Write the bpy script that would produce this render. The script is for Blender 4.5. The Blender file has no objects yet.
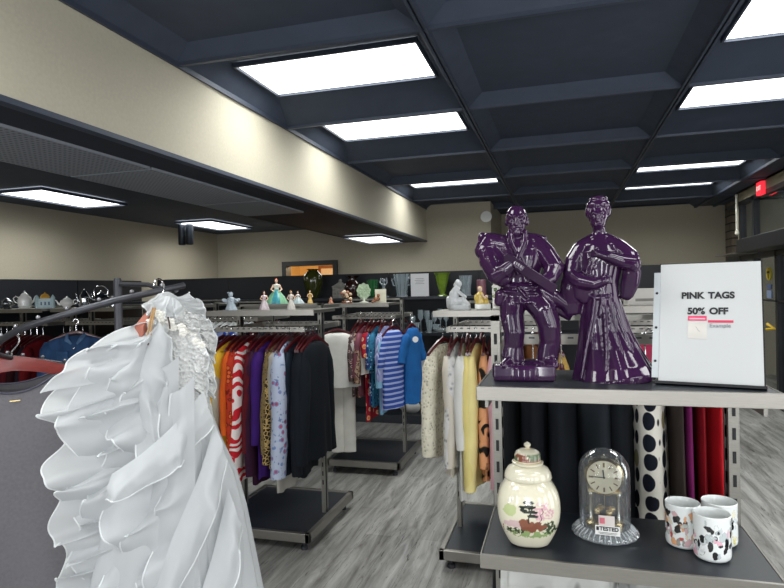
import bpy, math, random
from mathutils import Vector, Matrix, noise
D=bpy.data; SC=bpy.context.scene; COL=SC.collection
PI=math.pi; sin=math.sin; cos=math.cos
# ------------------------------------------------------------------ camera
cam=D.objects.new('camera',D.cameras.new('camera')); COL.objects.link(cam); SC.camera=cam
cam.data.sensor_width=36; cam.data.lens=590*36/784; cam.data.clip_start=.02
CR=[[.96152144,.01930346,.2740509],[.27383654,.01303984,-.96168785],[-.02213748,.99972863,.00725209]]
cam.matrix_world=Matrix([CR[0]+[0],CR[1]+[0],CR[2]+[1.6],[0,0,0,1]])
# ------------------------------------------------------------------ light and exposure
LIGHT_STRENGTH=3.0; PANEL_WATTS=15.0
SC.view_settings.view_transform='Standard'; SC.view_settings.look='None'
SC.view_settings.exposure=0.25; SC.view_settings.gamma=1; SC.view_settings.use_curve_mapping=False
w=D.worlds.new('daylight'); SC.world=w; w.use_nodes=True
bg=w.node_tree.nodes['Background']; bg.inputs[0].default_value=(.80,.88,1,1); bg.inputs[1].default_value=.7
def area(name,loc,rot,sx,sy,power,col=(1,1,1)):
    l=D.lights.new(name,'AREA'); l.shape='RECTANGLE'; l.size=sx; l.size_y=sy; l.energy=power; l.color=col
    o=D.objects.new(name,l); COL.objects.link(o); o.location=loc; o.rotation_euler=rot; return o
for i,x in enumerate((-4.2,-2.7,-1.2,.3,1.8)):
    area('front_window_daylight',(x,-3.42,1.5),(PI/2,0,0),.24,2.1,26,(.98,.99,1))
for i,y in enumerate((-1.5,.6,2.7)):
    area('side_window_daylight',(2.52,y,1.45),(PI/2,0,PI/2),1.2,2.1,26,(.98,.99,1))
# ------------------------------------------------------------------ helpers
def lin(h):
    if isinstance(h,str):
        h=h.lstrip('#'); c=[int(h[i:i+2],16)/255 for i in (0,2,4)]
    else: c=h
    return [x/12.92 if x<=.04045 else ((x+.055)/1.055)**2.4 for x in c]
def newmat(name):
    m=D.materials.new(name); m.use_nodes=True; nt=m.node_tree
    return m,nt,nt.nodes['Principled BSDF']
def nd(nt,t,**k):
    n=nt.nodes.new(t)
    for a,b in k.items():
        if a in n.inputs: n.inputs[a].default_value=b
        else: setattr(n,a,b)
    return n
def ramp(nt,fac,stops,interp='LINEAR'):
    r=nt.nodes.new('ShaderNodeValToRGB'); r.color_ramp.interpolation=interp
    e=r.color_ramp.elements
    while len(e)<len(stops): e.new(.5)
    for el,(p,c) in zip(e,stops): el.position=p; el.color=(*lin(c),1)
    nt.links.new(fac,r.inputs[0]); return r.outputs[0]
def coords(nt,scale=(1,1,1),kind='Object',rot=(0,0,0)):
    tc=nt.nodes.new('ShaderNodeTexCoord'); mp=nt.nodes.new('ShaderNodeMapping')
    mp.inputs['Scale'].default_value=scale; mp.inputs['Rotation'].default_value=rot
    nt.links.new(tc.outputs[kind],mp.inputs[0]); return mp.outputs[0]
MC={}
def M(col,rough=.6,metal=0,var=.12,scale=20,bump=0,spec=.5,coat=0,name=None,trans=0,emis=0,stretch=(1,1,1),sheen=0,ior=1.5):
    key=(col,rough,metal,var,scale,bump,spec,coat,trans,emis,stretch,sheen)
    if key in MC: return MC[key]
    m,nt,b=newmat(name or 'mat'); c=lin(col)
    no=nd(nt,'ShaderNodeTexNoise',Scale=scale,Detail=4.0); nt.links.new(coords(nt,stretch),no.inputs['Vector'])
    mx=nd(nt,'ShaderNodeMapRange'); nt.links.new(no.outputs['Fac'],mx.inputs[0])
    mx.inputs['From Min'].default_value=.3; mx.inputs['From Max'].default_value=.7
    mx.inputs['To Min'].default_value=1-var; mx.inputs['To Max'].default_value=1+var*.6
    mul=nt.nodes.new('ShaderNodeVectorMath'); mul.operation='SCALE'; mul.inputs[0].default_value=c
    nt.links.new(mx.outputs[0],mul.inputs['Scale']); nt.links.new(mul.outputs[0],b.inputs['Base Color'])
    b.inputs['Roughness'].default_value=rough; b.inputs['Metallic'].default_value=metal
    b.inputs['Specular IOR Level'].default_value=spec; b.inputs['Coat Weight'].default_value=coat; b.inputs['Coat Roughness'].default_value=.03
    b.inputs['Transmission Weight'].default_value=trans; b.inputs['IOR'].default_value=ior
    b.inputs['Sheen Weight'].default_value=sheen
    if emis:
        b.inputs['Emission Color'].default_value=(*c,1); b.inputs['Emission Strength'].default_value=emis
    if bump:
        bp=nd(nt,'ShaderNodeBump',Strength=bump,Distance=.01); nt.links.new(no.outputs['Fac'],bp.inputs['Height']); nt.links.new(bp.outputs[0],b.inputs['Normal'])
    MC[key]=m; return m
def vcol_mat(name,rough=.2,coat=.5):
    m,nt,b=newmat(name); a=nd(nt,'ShaderNodeAttribute',attribute_name='Col'); nt.links.new(a.outputs['Color'],b.inputs['Base Color'])
    b.inputs['Roughness'].default_value=rough; b.inputs['Coat Weight'].default_value=coat; b.inputs['Coat Roughness'].default_value=.03
    return m
def glassy(name,col='#ffffff',rough=.02,thin=True,dens=.5,haze=0):
    # clear glass as a thin shell: partly see-through, partly reflecting
    m,nt,b=newmat(name); nt.nodes.remove(b)
    out=nt.nodes['Material Output']; t=nd(nt,'ShaderNodeBsdfTransparent'); t.inputs[0].default_value=(*lin(col),1)
    g=nd(nt,'ShaderNodeBsdfGlossy',Roughness=rough); g.inputs[0].default_value=(1,1,1,1)
    f=nd(nt,'ShaderNodeLayerWeight',Blend=dens); mx=nd(nt,'ShaderNodeMixShader')
    nt.links.new(f.outputs['Facing'],mx.inputs[0]); nt.links.new(t.outputs[0],mx.inputs[1]); nt.links.new(g.outputs[0],mx.inputs[2])
    if haze:
        df=nt.nodes.new('ShaderNodeBsdfDiffuse'); df.inputs[0].default_value=(*lin(col),1); m3=nd(nt,'ShaderNodeMixShader'); m3.inputs[0].default_value=haze
        nt.links.new(mx.outputs[0],m3.inputs[1]); nt.links.new(df.outputs[0],m3.inputs[2]); mx=m3
    nt.links.new(mx.outputs[0],out.inputs[0]); return m
class G:
    def __init__(s): s.v=[]; s.f=[]; s.m=[]
    def add(s,vs,fs,mi=0,mat=None):
        o=len(s.v); s.v+=[tuple(mat@Vector(p)) if mat else tuple(p) for p in vs]
        s.f+=[tuple(i+o for i in f) for f in fs]; s.m+=[mi]*len(fs); return s
    def box(s,c,d,mi=0,mat=None):
        x,y,z=c; a,b,e=d[0]/2,d[1]/2,d[2]/2
        vs=[(x+i*a,y+j*b,z+k*e) for i in(-1,1) for j in(-1,1) for k in(-1,1)]
        return s.add(vs,[(0,1,3,2),(4,6,7,5),(0,4,5,1),(2,3,7,6),(0,2,6,4),(1,5,7,3)],mi,mat)
    def bb(s,x0,x1,y0,y1,z0,z1,mi=0): return s.box(((x0+x1)/2,(y0+y1)/2,(z0+z1)/2),(x1-x0,y1-y0,z1-z0),mi)
    def loft(s,rings,mi=0,cap=True,closed=True,mat=None):
        n=len(rings[0]); vs=[p for r in rings for p in r]; fs=[]
        for i in range(len(rings)-1):
            for j in range(n if closed else n-1):
                k=(j+1)%n; fs.append((i*n+j,i*n+k,(i+1)*n+k,(i+1)*n+j))
        if cap and closed: fs.append(tuple(reversed(range(n)))); fs.append(tuple((len(rings)-1)*n+j for j in range(n)))
        return s.add(vs,fs,mi,mat)
    def lathe(s,prof,n=24,mi=0,c=(0,0,0),mat=None,sx=1,sy=1,cap=True,se=2):
        rings=[]
        for r,z in prof:
            ring=[]
            for j in range(n):
                a=2*PI*j/n; ca,sa=cos(a),sin(a)
                q=(abs(ca)**se+abs(sa)**se)**(-1/se) if se!=2 else 1
                ring.append((c[0]+r*q*ca*sx,c[1]+r*q*sa*sy,c[2]+z))
            rings.append(ring)
        return s.loft(rings,mi,cap,mat=mat)
    def tube(s,pts,r,n=8,mi=0,closed=False,mat=None,flat=1):
        P=[Vector(p) for p in pts]; R=r if isinstance(r,(list,tuple)) else [r]*len(P)
        t0=(P[1]-P[0]).normalized(); up=Vector((0,0,1)) if abs(t0.z)<.9 else Vector((1,0,0)); nrm=(up-t0*up.dot(t0)).normalized()
        rings=[]
        for i,p in enumerate(P):
            if closed: t=(P[(i+1)%len(P)]-P[i-1]).normalized()
            else: t=(P[min(i+1,len(P)-1)]-P[max(i-1,0)]).normalized()
            nrm=(nrm-t*nrm.dot(t)); nrm=nrm.normalized() if nrm.length>1e-6 else t.orthogonal().normalized(); b=t.cross(nrm)
            rings.append([tuple(p+nrm*(R[i]*cos(2*PI*j/n))+b*(R[i]*flat*sin(2*PI*j/n))) for j in range(n)])
        if closed: rings.append(rings[0]); return s.loft(rings,mi,cap=False,mat=mat)
        return s.loft(rings,mi,mat=mat)
    def ell(s,c,r,mi=0,n=16,rot=None,mat=None):
        c=Vector(c); R=rot or Matrix(); vs=[];k=n//2
        rings=[]
        for i in range(k+1):
            t=-PI/2+PI*(i+.001 if i==0 else i-.001 if i==k else i)/k
            rings.append([tuple(c+(R@Vector((r[0]*cos(t)*cos(2*PI*j/n),r[1]*cos(t)*sin(2*PI*j/n),r[2]*sin(t))))) for j in range(n)])
        return s.loft(rings,mi,mat=mat)
    def cap(s,p,q,r0,r1,mi=0,n=12):
        p=Vector(p);q=Vector(q); d=(q-p); L=d.length; 
        if L<1e-6: return s.ell(p,(r0,)*3,mi,n)
        d/=L; pts=[];rs=[]
        for a in (-88,-60,-30,0): pts.append(p+d*(r0*sin(math.radians(a)))); rs.append(r0*cos(math.radians(a)))
        for a in (0,30,60,88): pts.append(q+d*(r1*sin(math.radians(a)))); rs.append(r1*cos(math.radians(a)))
        return s.tube(pts,rs,n,mi)
    def build(s,name,mats,parent=None,smooth=40,loc=(0,0,0),rz=0,bevel=0,rot=None):
        me=D.meshes.new(name); me.from_pydata(s.v,[],s.f)
        if not isinstance(mats,(list,tuple)): mats=[mats]
        for m in mats: me.materials.append(m)
        me.polygons.foreach_set('material_index',s.m)
        import bmesh
        bm=bmesh.new(); bm.from_mesh(me); bmesh.ops.recalc_face_normals(bm,faces=bm.faces); bm.to_mesh(me); bm.free()
        if smooth:
            me.polygons.foreach_set('use_smooth',[True]*len(me.polygons)); me.set_sharp_from_angle(angle=math.radians(smooth))
        o=D.objects.new(name,me); COL.objects.link(o); o.location=loc; o.rotation_euler=rot or (0,0,rz)
        if parent: o.parent=parent
        if bevel:
            b=o.modifiers.new('bevel','BEVEL'); b.width=bevel; b.segments=2; b.limit_method='ANGLE'
        return o
def tag(o,label,cat,group=None,kind=None):
    o['label']=label; o['category']=cat
    if group: o['group']=group
    if kind: o['kind']=kind
    return o
def thing(name,label,cat,loc=(0,0,0),rz=0,group=None,rot=None):
    o=D.objects.new(name,None); COL.objects.link(o); o.location=loc; o.rotation_euler=rot or (0,0,rz); o.empty_display_size=.1
    return tag(o,label,cat,group)
def struct(o): o['kind']='structure'; return o
def bake(o):
    dg=bpy.context.evaluated_depsgraph_get(); me=D.meshes.new_from_object(o.evaluated_get(dg)); o.modifiers.clear(); o.data=me
    me.polygons.foreach_set('use_smooth',[True]*len(me.polygons)); return o
def remesh(o,vox,smooth=6):
    mats=list(o.data.materials)
    r=o.modifiers.new('r','REMESH'); r.mode='VOXEL'; r.voxel_size=vox
    sm=o.modifiers.new('s','SMOOTH'); sm.iterations=smooth; sm.factor=.5
    bake(o); o.data.materials.clear()
    for m in mats[:1]: o.data.materials.append(m)
    return o
def paint(o,fn):
    me=o.data; a=me.color_attributes.new('Col','FLOAT_COLOR','POINT')
    for i,v in enumerate(me.vertices): a.data[i].color=(*lin(fn(v.co)),1)
def hexf(h): h=h.lstrip('#'); return [int(h[i:i+2],16)/255 for i in (0,2,4)]
def mixc(a,b,t): return [a[i]*(1-t)+b[i]*t for i in range(3)]
def text_mesh(name,body,size,mat,parent,loc,rot,extrude=.0004,align='CENTER',space=1.0,bold=0):
    c=D.curves.new(name,'FONT'); c.body=body; c.size=size; c.align_x=align; c.align_y='CENTER'; c.extrude=extrude; c.space_word=space; c.offset=bold
    o=D.objects.new(name,c); COL.objects.link(o); dg=bpy.context.evaluated_depsgraph_get()
    me=D.meshes.new_from_object(o.evaluated_get(dg)); D.objects.remove(o)
    o=D.objects.new(name,me); COL.objects.link(o); me.materials.clear(); me.materials.append(mat); o.parent=parent; o.location=loc; o.rotation_euler=rot; return o
def camface(x,y): return math.atan2(-x,y)
# ------------------------------------------------------------------ materials
STEEL=M('#8d8b84',.38,.8,.08,60,name='brushed steel',stretch=(1,1,8))
STEEL_H=M('#95928b',.34,.85,.08,40,name='brushed steel edge',stretch=(1,30,30))
SLOT=M('#15161a',.7,0,.1,30,name='dark slot')
DARKSTEEL=M('#4a4b50',.4,.7,.1,30,name='dark powder coated steel')
BLACKLAM=M('#1f242b',.42,0,.15,60,spec=.5,name='black laminate')
BLACK=M('#0d1016',.5,0,.1,10,name='black')
BLACKWALL=M('#10141c',.55,0,.15,6,name='black slat panel')
MAROON=M('#4c0c14',.3,0,.2,30,coat=.3,name='maroon lacquered wood')
CHROME=M('#d8d8d8',.15,1,0,5,name='chrome')
WHITE=M('#dfe2e0',.5,0,.03,5,name='white')
CERAM=M('#f4f4f0',.25,0,.05,40,coat=.4,name='white glazed ceramic')
GOLD=M('#cdb88a',.22,1,.05,20,name='gold')
CEIL=M('#3a4353',.75,0,.12,8,bump=.1,name='navy ceiling panel')
CEILRAIL=M('#404857',.5,.2,.05,8,name='dark ceiling rail')
def wallmat(c,name):
    m,nt,b=newmat(name); v=coords(nt)
    n1=nd(nt,'ShaderNodeTexNoise',Scale=1.2,Detail=6.0); n2=nd(nt,'ShaderNodeTexNoise',Scale=60.0,Detail=2.0)
    nt.links.new(v,n1.inputs[0]); nt.links.new(v,n2.inputs[0])
    ad=nd(nt,'ShaderNodeMath',operation='ADD'); nt.links.new(n1.outputs[0],ad.inputs[0]); nt.links.new(n2.outputs[0],ad.inputs[1])
    hf=nd(nt,'ShaderNodeMath',operation='MULTIPLY'); hf.inputs[1].default_value=.5; nt.links.new(ad.outputs[0],hf.inputs[0])
    a=hexf(c); nt.links.new(ramp(nt,hf.outputs[0],[(.35,[x*.97 for x in a]),(.65,[min(1,x*1.02) for x in a])]),b.inputs['Base Color'])
    b.inputs['Roughness'].default_value=.8; bp=nd(nt,'ShaderNodeBump',Strength=.05,Distance=.002); nt.links.new(n2.outputs[0],bp.inputs['Height']); nt.links.new(bp.outputs[0],b.inputs['Normal']); return m
WALL=wallmat('#aca593','beige wallcovering'); SOFF=wallmat('#c0baa7','cream wallcovering')
def floormat():
    m,nt,b=newmat('grey wood plank floor')
    br=nt.nodes.new('ShaderNodeTexBrick'); br.offset=.37; br.inputs['Scale'].default_value=1
    br.inputs['Brick Width'].default_value=1.22; br.inputs['Row Height'].default_value=.18; br.inputs['Mortar Size'].default_value=.0007
    br.inputs['Color1'].default_value=(.30,.30,.30,1); br.inputs['Color2'].default_value=(.72,.72,.72,1); br.inputs['Mortar'].default_value=(0,0,0,1); br.inputs['Bias'].default_value=0
    nt.links.new(coords(nt,(1,1,1),'Object',(0,0,PI/2)),br.inputs['Vector'])
    n1=nd(nt,'ShaderNodeTexNoise',Scale=1.0,Detail=6.0,Roughness=.65,Distortion=.6); nt.links.new(coords(nt,(13,1.5,1)),n1.inputs[0])
    n2=nd(nt,'ShaderNodeTexNoise',Scale=1.0,Detail=5.0,Roughness=.7,Distortion=1.4); nt.links.new(coords(nt,(42,3.0,1)),n2.inputs[0])
    s1=nd(nt,'ShaderNodeMath',operation='MULTIPLY_ADD'); nt.links.new(br.outputs['Color'],s1.inputs[0]); s1.inputs[1].default_value=.16; nt.links.new(n1.outputs[0],s1.inputs[2])
    base=ramp(nt,s1.outputs[0],[(.36,'#54534f'),(.52,'#7f7e7a'),(.66,'#9c9b97'),(.85,'#b8b7b2')])
    dk=ramp(nt,n2.outputs[0],[(.33,'#4c4b48'),(.42,'#ffffff')])
    mx=nd(nt,'ShaderNodeMixRGB',blend_type='MULTIPLY',Fac=.75); nt.links.new(base,mx.inputs[1]); nt.links.new(dk,mx.inputs[2])
    mk=nd(nt,'ShaderNodeMixRGB',blend_type='MULTIPLY'); nt.links.new(br.outputs['Fac'],mk.inputs[0]); nt.links.new(mx.outputs[0],mk.inputs[1]); mk.inputs[2].default_value=(.3,.3,.3,1)
    nt.links.new(mk.outputs[0],b.inputs['Base Color']); b.inputs['Roughness'].default_value=.42; b.inputs['Specular IOR Level'].default_value=.4
    return m
FLOOR=floormat()
def perfmat():
    m,nt,b=newmat('perforated vent'); vo=nd(nt,'ShaderNodeTexVoronoi',Scale=30.0); vo.feature='F1'; vo.inputs['Randomness'].default_value=0; nt.links.new(coords(nt),vo.inputs['Vector'])
    nt.links.new(ramp(nt,vo.outputs['Distance'],[(.26,'#181b20'),(.40,'#8b9098')]),b.inputs['Base Color']); b.inputs['Roughness'].default_value=.5; return m
def brickmat():
    m,nt,b=newmat('stacked brown brick'); br=nt.nodes.new('ShaderNodeTexBrick'); br.inputs['Scale'].default_value=1; br.inputs['Brick Width'].default_value=.4; br.inputs['Row Height'].default_value=.13; br.inputs['Mortar Size'].default_value=.012
    br.inputs['Color1'].default_value=(*lin('#6a6055'),1); br.inputs['Color2'].default_value=(*lin('#857a6c'),1); br.inputs['Mortar'].default_value=(*lin('#3c3832'),1)
    v=nt.nodes.new('ShaderNodeTexCoord'); sp=nt.nodes.new('ShaderNodeSeparateXYZ'); cb=nt.nodes.new('ShaderNodeCombineXYZ'); ad=nd(nt,'ShaderNodeMath',operation='ADD')
    nt.links.new(v.outputs['Object'],sp.inputs[0]); nt.links.new(sp.outputs[0],ad.inputs[0]); nt.links.new(sp.outputs[1],ad.inputs[1]); nt.links.new(ad.outputs[0],cb.inputs[0]); nt.links.new(sp.outputs[2],cb.inputs[1]); nt.links.new(cb.outputs[0],br.inputs['Vector'])
    nt.links.new(br.outputs['Color'],b.inputs['Base Color']); b.inputs['Roughness'].default_value=.85; return m
# ------------------------------------------------------------------ room shell
g=G(); g.bb(-6.3,5.2,-3.7,13.2,-.1,0); struct(g.build('floor',FLOOR,smooth=0))
XS=[-2.13,-.647,.836,2.319,2.62]; YS=[-2.73+1.43*k for k in range(10)]+[11.6]
ZC=2.95; ZP=3.09
g=G()
for i in range(4):
    for j in range(len(YS)-1):
        x0,x1,y0,y1=XS[i]+.018,XS[i+1]-.018,YS[j]+.012,YS[j+1]-.012
        if x1-x0<1 or y1-y0<1: g.add([(x0,y0,ZC),(x1,y0,ZC),(x1,y1,ZC),(x0,y1,ZC)],[(0,1,2,3)]); continue
        cx,cy=(x0+x1)/2,(y0+y1)/2; a,b=.62,.33; lit=(i in(0,2) and j in (1,2,4,5,7)) or (i==2 and j==8); ZP=3.09 if lit else 3.03
        if not lit: a,b=(x1-x0)/2-.11,(y1-y0)/2-.06
        vs=[(x0,y0,ZC),(x1,y0,ZC),(x1,y1,ZC),(x0,y1,ZC),(cx-a,cy-b,ZP),(cx+a,cy-b,ZP),(cx+a,cy+b,ZP),(cx-a,cy+b,ZP)]
        g.add(vs,[(0,1,5,4),(1,2,6,5),(2,3,7,6),(3,0,4,7),(4,5,6,7)])
for x in XS: 
    g.bb(x-.02,x-.006,-3.5,11.6,ZC-.028,ZC+.03,1); g.bb(x+.006,x+.02,-3.5,11.6,ZC-.028,ZC+.03,1); g.bb(x-.006,x+.006,-3.5,11.6,ZC-.01,ZC+.03,0)
for y in YS: g.bb(XS[0],2.62,y-.013,y+.013,ZC-.02,ZC+.03,1)
ZP=3.09; g.bb(-2.13,2.75,-3.5,11.7,ZP+.06,ZP+.1,0); g.bb(-2.13,2.7,-3.6,-2.7,ZC,ZC+.02,0); g.bb(2.6,3.3,-3.5,11.7,ZC,ZC+.02,0)
struct(g.build('ceiling',[CEIL,CEILRAIL],smooth=0))
g=G(); g.bb(-6.2,-3.1,-3.5,9.7,2.70,2.8); struct(g.build('ceiling_left',CEIL,smooth=0))
g=G(); g.bb(-3.1,-2.165,-3.5,9.66,2.39,2.44,0); g.bb(-3.1,-3.06,-3.5,9.66,2.39,2.75,0); struct(g.build('trim_1',M('#20252f',.7,0,.1,8,name='dark soffit'),smooth=0))
g=G(); g.bb(-2.165,-2.13,-3.5,9.66,2.405,2.955,0); struct(g.build('wall_soffit',SOFF,smooth=0))
g=G(); g.bb(-2.175,-2.118,-3.5,9.66,2.385,2.41,0); struct(g.build('trim_2',CEILRAIL,smooth=0))
PERF=perfmat()
for y0,y1 in ((-1.1,.25),(.27,1.67),(1.69,3.09),(3.11,4.5),(4.52,5.35)):
    g=G(); g.bb(-3.03,-2.41,y0,y1,2.375,2.39); v=g.build('ceiling_vent',PERF,smooth=0)
    tag(v,{-1.1:'perforated grey vent panel overhead beside camera in the soffit',.27:'perforated grey vent panel cut off by the left photo edge',1.69:'nearest fully ribbed perforated vent panel in the soffit underside, large and coarse',3.11:'middle perforated vent panel in the soffit underside',4.52:'farthest and smallest perforated vent panel in the soffit underside'}.get(y0,'vent panel in the soffit behind the camera'),'vent','perforated vent panels under the soffit')
# walls
def wallbox(name,*a,m=WALL):
    g=G(); g.bb(*a); return struct(g.build(name,m,smooth=0))
wallbox('wall_left',-6.25,-6.1,-3.6,9.8,0,2.75)
g=G(); g.bb(-6.2,-4.70,9.66,9.78,0,2.75); g.bb(-3.79,-1.06,9.66,9.78,0,3.0); g.bb(-4.70,-3.79,9.66,9.78,2.07,2.75); g.bb(-1.18,-1.06,9.78,11.5,0,3.0); g.bb(-1.1,2.8,11.5,11.6,0,3.0)
struct(g.build('wall_back',WALL,smooth=0))
g=G(); g.bb(-4.77,-4.69,9.60,9.80,0,2.14); g.bb(-3.80,-3.72,9.60,9.80,0,2.14); g.bb(-4.69,-3.80,9.60,9.80,2.06,2.14); struct(g.build('door_1',M('#2e302f',.5,0,.1,10,name='dark door frame'),smooth=0))
# lit room behind the doorway
g=G(); g.bb(-6,-2.6,12.9,13,0,2.7,0); g.bb(-6,-5.95,9.8,13,0,2.7,0); g.bb(-2.6,-2.55,9.8,13,0,2.7,0); g.bb(-6,-2.55,9.8,13,2.7,2.75,0)
struct(g.build('wall_backroom',M('#c8a468',.8,0,.1,4,name='amber painted wall'),smooth=0))
g=G(); g.box((-6.0+.8,12.88,2.05),(.5,.03,.3),0); g.box((-5.2,12.86,2.05),(.36,.02,.16),1); tag(g.build('wall_picture',[M('#7a4a28',.5,name='picture frame'),M('#c9b7a0',.6,name='picture print')],smooth=0),'small framed picture on the amber wall seen through the back doorway','picture')
l=D.lights.new('backroom_lamp','POINT'); l.energy=90; l.color=(1,.82,.55); l.shadow_soft_size=.2; o=D.objects.new('backroom_lamp',l); COL.objects.link(o); o.location=(-4.4,11.2,2.4)
area('vestibule_fill',(3.8,7.5,3.1),(0,0,0),.6,5,220)  # fill light added to brighten what shows through the storefront glass, no fixture
# front wall behind camera with window openings
g=G(); 
for x in (-6.2,-4.95,-3.45,-1.95,-.45,1.05,2.5): g.bb(x,x+(1.35 if x<-6 else .13),-3.62,-3.5,0,3)
g.bb(-6.2,2.7,-3.62,-3.5,2.6,3.0); g.bb(-6.2,2.7,-3.62,-3.5,0,.35); struct(g.build('wall_front',WALL,smooth=0))
# storefront on the right
FR=M('#23262a',.4,.3,.1,8,name='dark bronze frame')
g=G(); g.bb(2.6,2.75,-3.5,10.0,2.80,2.96); g.bb(2.6,3.15,9.96,10.0,0,2.95); g.bb(3.1,3.2,10,11.6,0,2.96); struct(g.build('wall_right',M('#a49c84',.8,0,.06,6,name='beige fascia'),smooth=0))
g=G()
for y in (-3.4,-.5,1.9,4.3,5.6,9.3,9.92): g.bb(2.6,2.70,y-.04,y+.04,0,2.8)
for y in (6.62,7.62,8.42): g.bb(2.6,2.70,y-.04,y+.04,0,2.0)
g.bb(2.6,2.7,-3.5,10.6,0,.12); g.bb(2.6,2.7,-3.5,10.6,1.92,2.0); g.bb(2.6,2.7,-3.5,10.6,2.74,2.8); g.bb(2.6,2.7,6.6,9.95,1.34,1.36)

struct(g.build('trim_3',FR,smooth=0))
g=G(); g.bb(2.64,2.65,-3.5,10,.12,2.74); struct(g.build('window_1',glassy('storefront glass','#8f979c',.03,dens=.25),smooth=0))
g=G(); g.bb(2.30,2.6,4.8,8.95,1.99,2.17); tag(g.build('door_header',M('#14171b',.45,0,.1,8,name='black header box'),smooth=0,bevel=.01),'long black header box above the glass entrance doors at right','header box')
g=G(); g.bb(2.28,2.60,9.1,9.98,1.99,2.005); tag(g.build('ledge',STEEL,smooth=0),'thin pale metal ledge beside the brick column at far right','ledge')
g=G(); g.bb(2.79,3.1,11.1,11.5,0,2.98); struct(g.build('wall_column',brickmat(),smooth=0))
wallbox('wall_vestibule',4.9,5.1,-3.5,13,0,3.2,m=M('#6d6c6a',.8,0,.25,3,name='grey vestibule wall'))
g=G(); g.tube([(2.52,9.75,2.86),(2.52,9.75,2.33)],.016,10); g.ell((2.52,9.75,2.87),(.022,)*3); g.cap((2.52,9.75,2.36),(2.52,9.75,2.32),.02,.032); tag(g.build('window_wand',M('#d6d4c4',.4,name='cream rod')),'pale vertical rod hanging beside the dark window at right','rod')
t=thing('exit_sign','small red glowing exit sign on the beige fascia','sign',(2.575,8.85,2.83))
g=G(); g.box((0,0,0),(.05,.20,.17)); g.build('sign_body',M('#ff3040',.4,emis=.9,name='red lit panel'),t)
text_mesh('lettering','EXIT',.085,M('#ffd8d0',.4,emis=1.2,name='exit letters'),t,(-.027,0,0),(PI/2,0,-PI/2))
for (y,z,l) in ((8.78,1.70,'yellow round door decal on glass nearest the paper sign'),(8.0,1.70,'yellow round door decal cut by the right photo edge')):
    t=thing('door_decal',l,'sticker',(2.63,y,z),group='yellow decals on the entrance glass')
    g=G(); g.lathe([(.085,0),(.085,.004)],20,mat=Matrix.Rotation(-PI/2,4,'Y')); g.build('disc',M('#e6c81e',.5,name='yellow decal'),t)
    g=G(); g.box((-.008,0,.02),(.003,.10,.03)); g.box((-.008,0,-.03),(.003,.02,.06)); g.build('symbol',BLACK,t)
    g=G(); g.box((0,.0,-.17),(.004,.13,.06)); g.build('caption_strip',M('#5a6a9a',.5,name='blue sticker'),t)
for y in (8.78,8.05):
    g=G(); g.box((2.63,y,1.43),(.006,.16,.10)); tag(g.build('door_sticker',M('#8fa0c4',.5,name='pale blue sticker'),smooth=0),'pale blue sticker low on the glass, '+('left one' if y>8.5 else 'right one at the photo edge'),'sticker','blue stickers on entrance glass')
g=G(); g.tube([(2.6,8.7,1.02),(2.56,8.62,1.05),(2.6,8.5,1.0),(2.56,8.66,.98)],.02,6); tag(g.build('yellow_mark',M('#d9b41e',.5,name='yellow mark')),'small yellow star-like mark low on the entrance glass','sticker')
# ceiling lights
def diffmat():
    m,nt,b=newmat('light diffuser'); w1=nd(nt,'ShaderNodeTexWave',Scale=2.6); w1.bands_direction='Y'; nt.links.new(coords(nt),w1.inputs['Vector'])
    r=nd(nt,'ShaderNodeMapRange'); nt.links.new(w1.outputs['Fac'],r.inputs[0]); r.inputs['To Min'].default_value=LIGHT_STRENGTH*.85; r.inputs['To Max'].default_value=LIGHT_STRENGTH
    b.inputs['Base Color'].default_value=(.8,.8,.8,1); b.inputs['Emission Color'].default_value=(.98,1,.98,1); nt.links.new(r.outputs[0],b.inputs['Emission Strength']); return m
DIFF=diffmat()
lab={(0,2):'large lit ceiling panel nearest the cream soffit, uppermost',(0,3):'second lit ceiling panel beside the cream soffit',(0,5):'thin distant lit ceiling panel near the far end of the soffit',
 (2,4-2):'lit ceiling panel cut off by the top right corner',(2,3):'second lit ceiling panel on the right side column',(2,5):'long thin lit panel at right, third from the top',(2,6):'faintest thin lit panel at right, closest to the back wall'}
def clight(x,y,z,sx,sy,label):
    t=thing('ceiling_light',label,'ceiling light',(x,y,z),group='fluorescent ceiling panels')
    g=G(); g.box((0,0,-.004),(sx,sy,.008)); g.build('diffuser',DIFF,t,smooth=0)
    g=G(); e=.015
    for s in (-1,1): g.box((s*(sx/2+e/2),0,-.01),(e,sy+2*e,.03)); g.box((0,s*(sy/2+e/2),-.01),(sx,e,.03))
    g.build('frame',CEILRAIL,t,smooth=0)
    if PANEL_WATTS:
        a=area('panel_lamp',(x,y,z-.012),(0,0,0),sx*.98,sy*.98,PANEL_WATTS*(.35 if z<2.5 else 1),(.98,1,.98)); a.data.spread=math.radians(155)
rowY=lambda k:(YS[k+2]+YS[k+3])/2
for c,r in ((0,2),(0,3),(0,5),(2,2),(2,3),(2,5),(2,6),(0,0),(2,0),(0,-1),(2,-1)):  # the last four panels are added for illumination, out of view
    x=(XS[c]+XS[c+1])/2; y=rowY(r)
    clight(x,y,ZP-.012,1.19,.60,lab.get((c,r),'added fill-light ceiling panel behind the camera, '+('left' if c==0 else 'right')+(' nearer' if r==0 else ' farther')+' one'))
clight(-5.2,5.25,2.685,.6,1.17,'lit panel in the low left ceiling at the left photo edge')
clight(-5.2,8.2,2.685,.6,1.19,'lit panel in the low left ceiling beside black spotlights')
clight(-2.68,8.55,2.375,.56,1.2,'dimmer pale lit panel at the far end of soffit underside')
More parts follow.
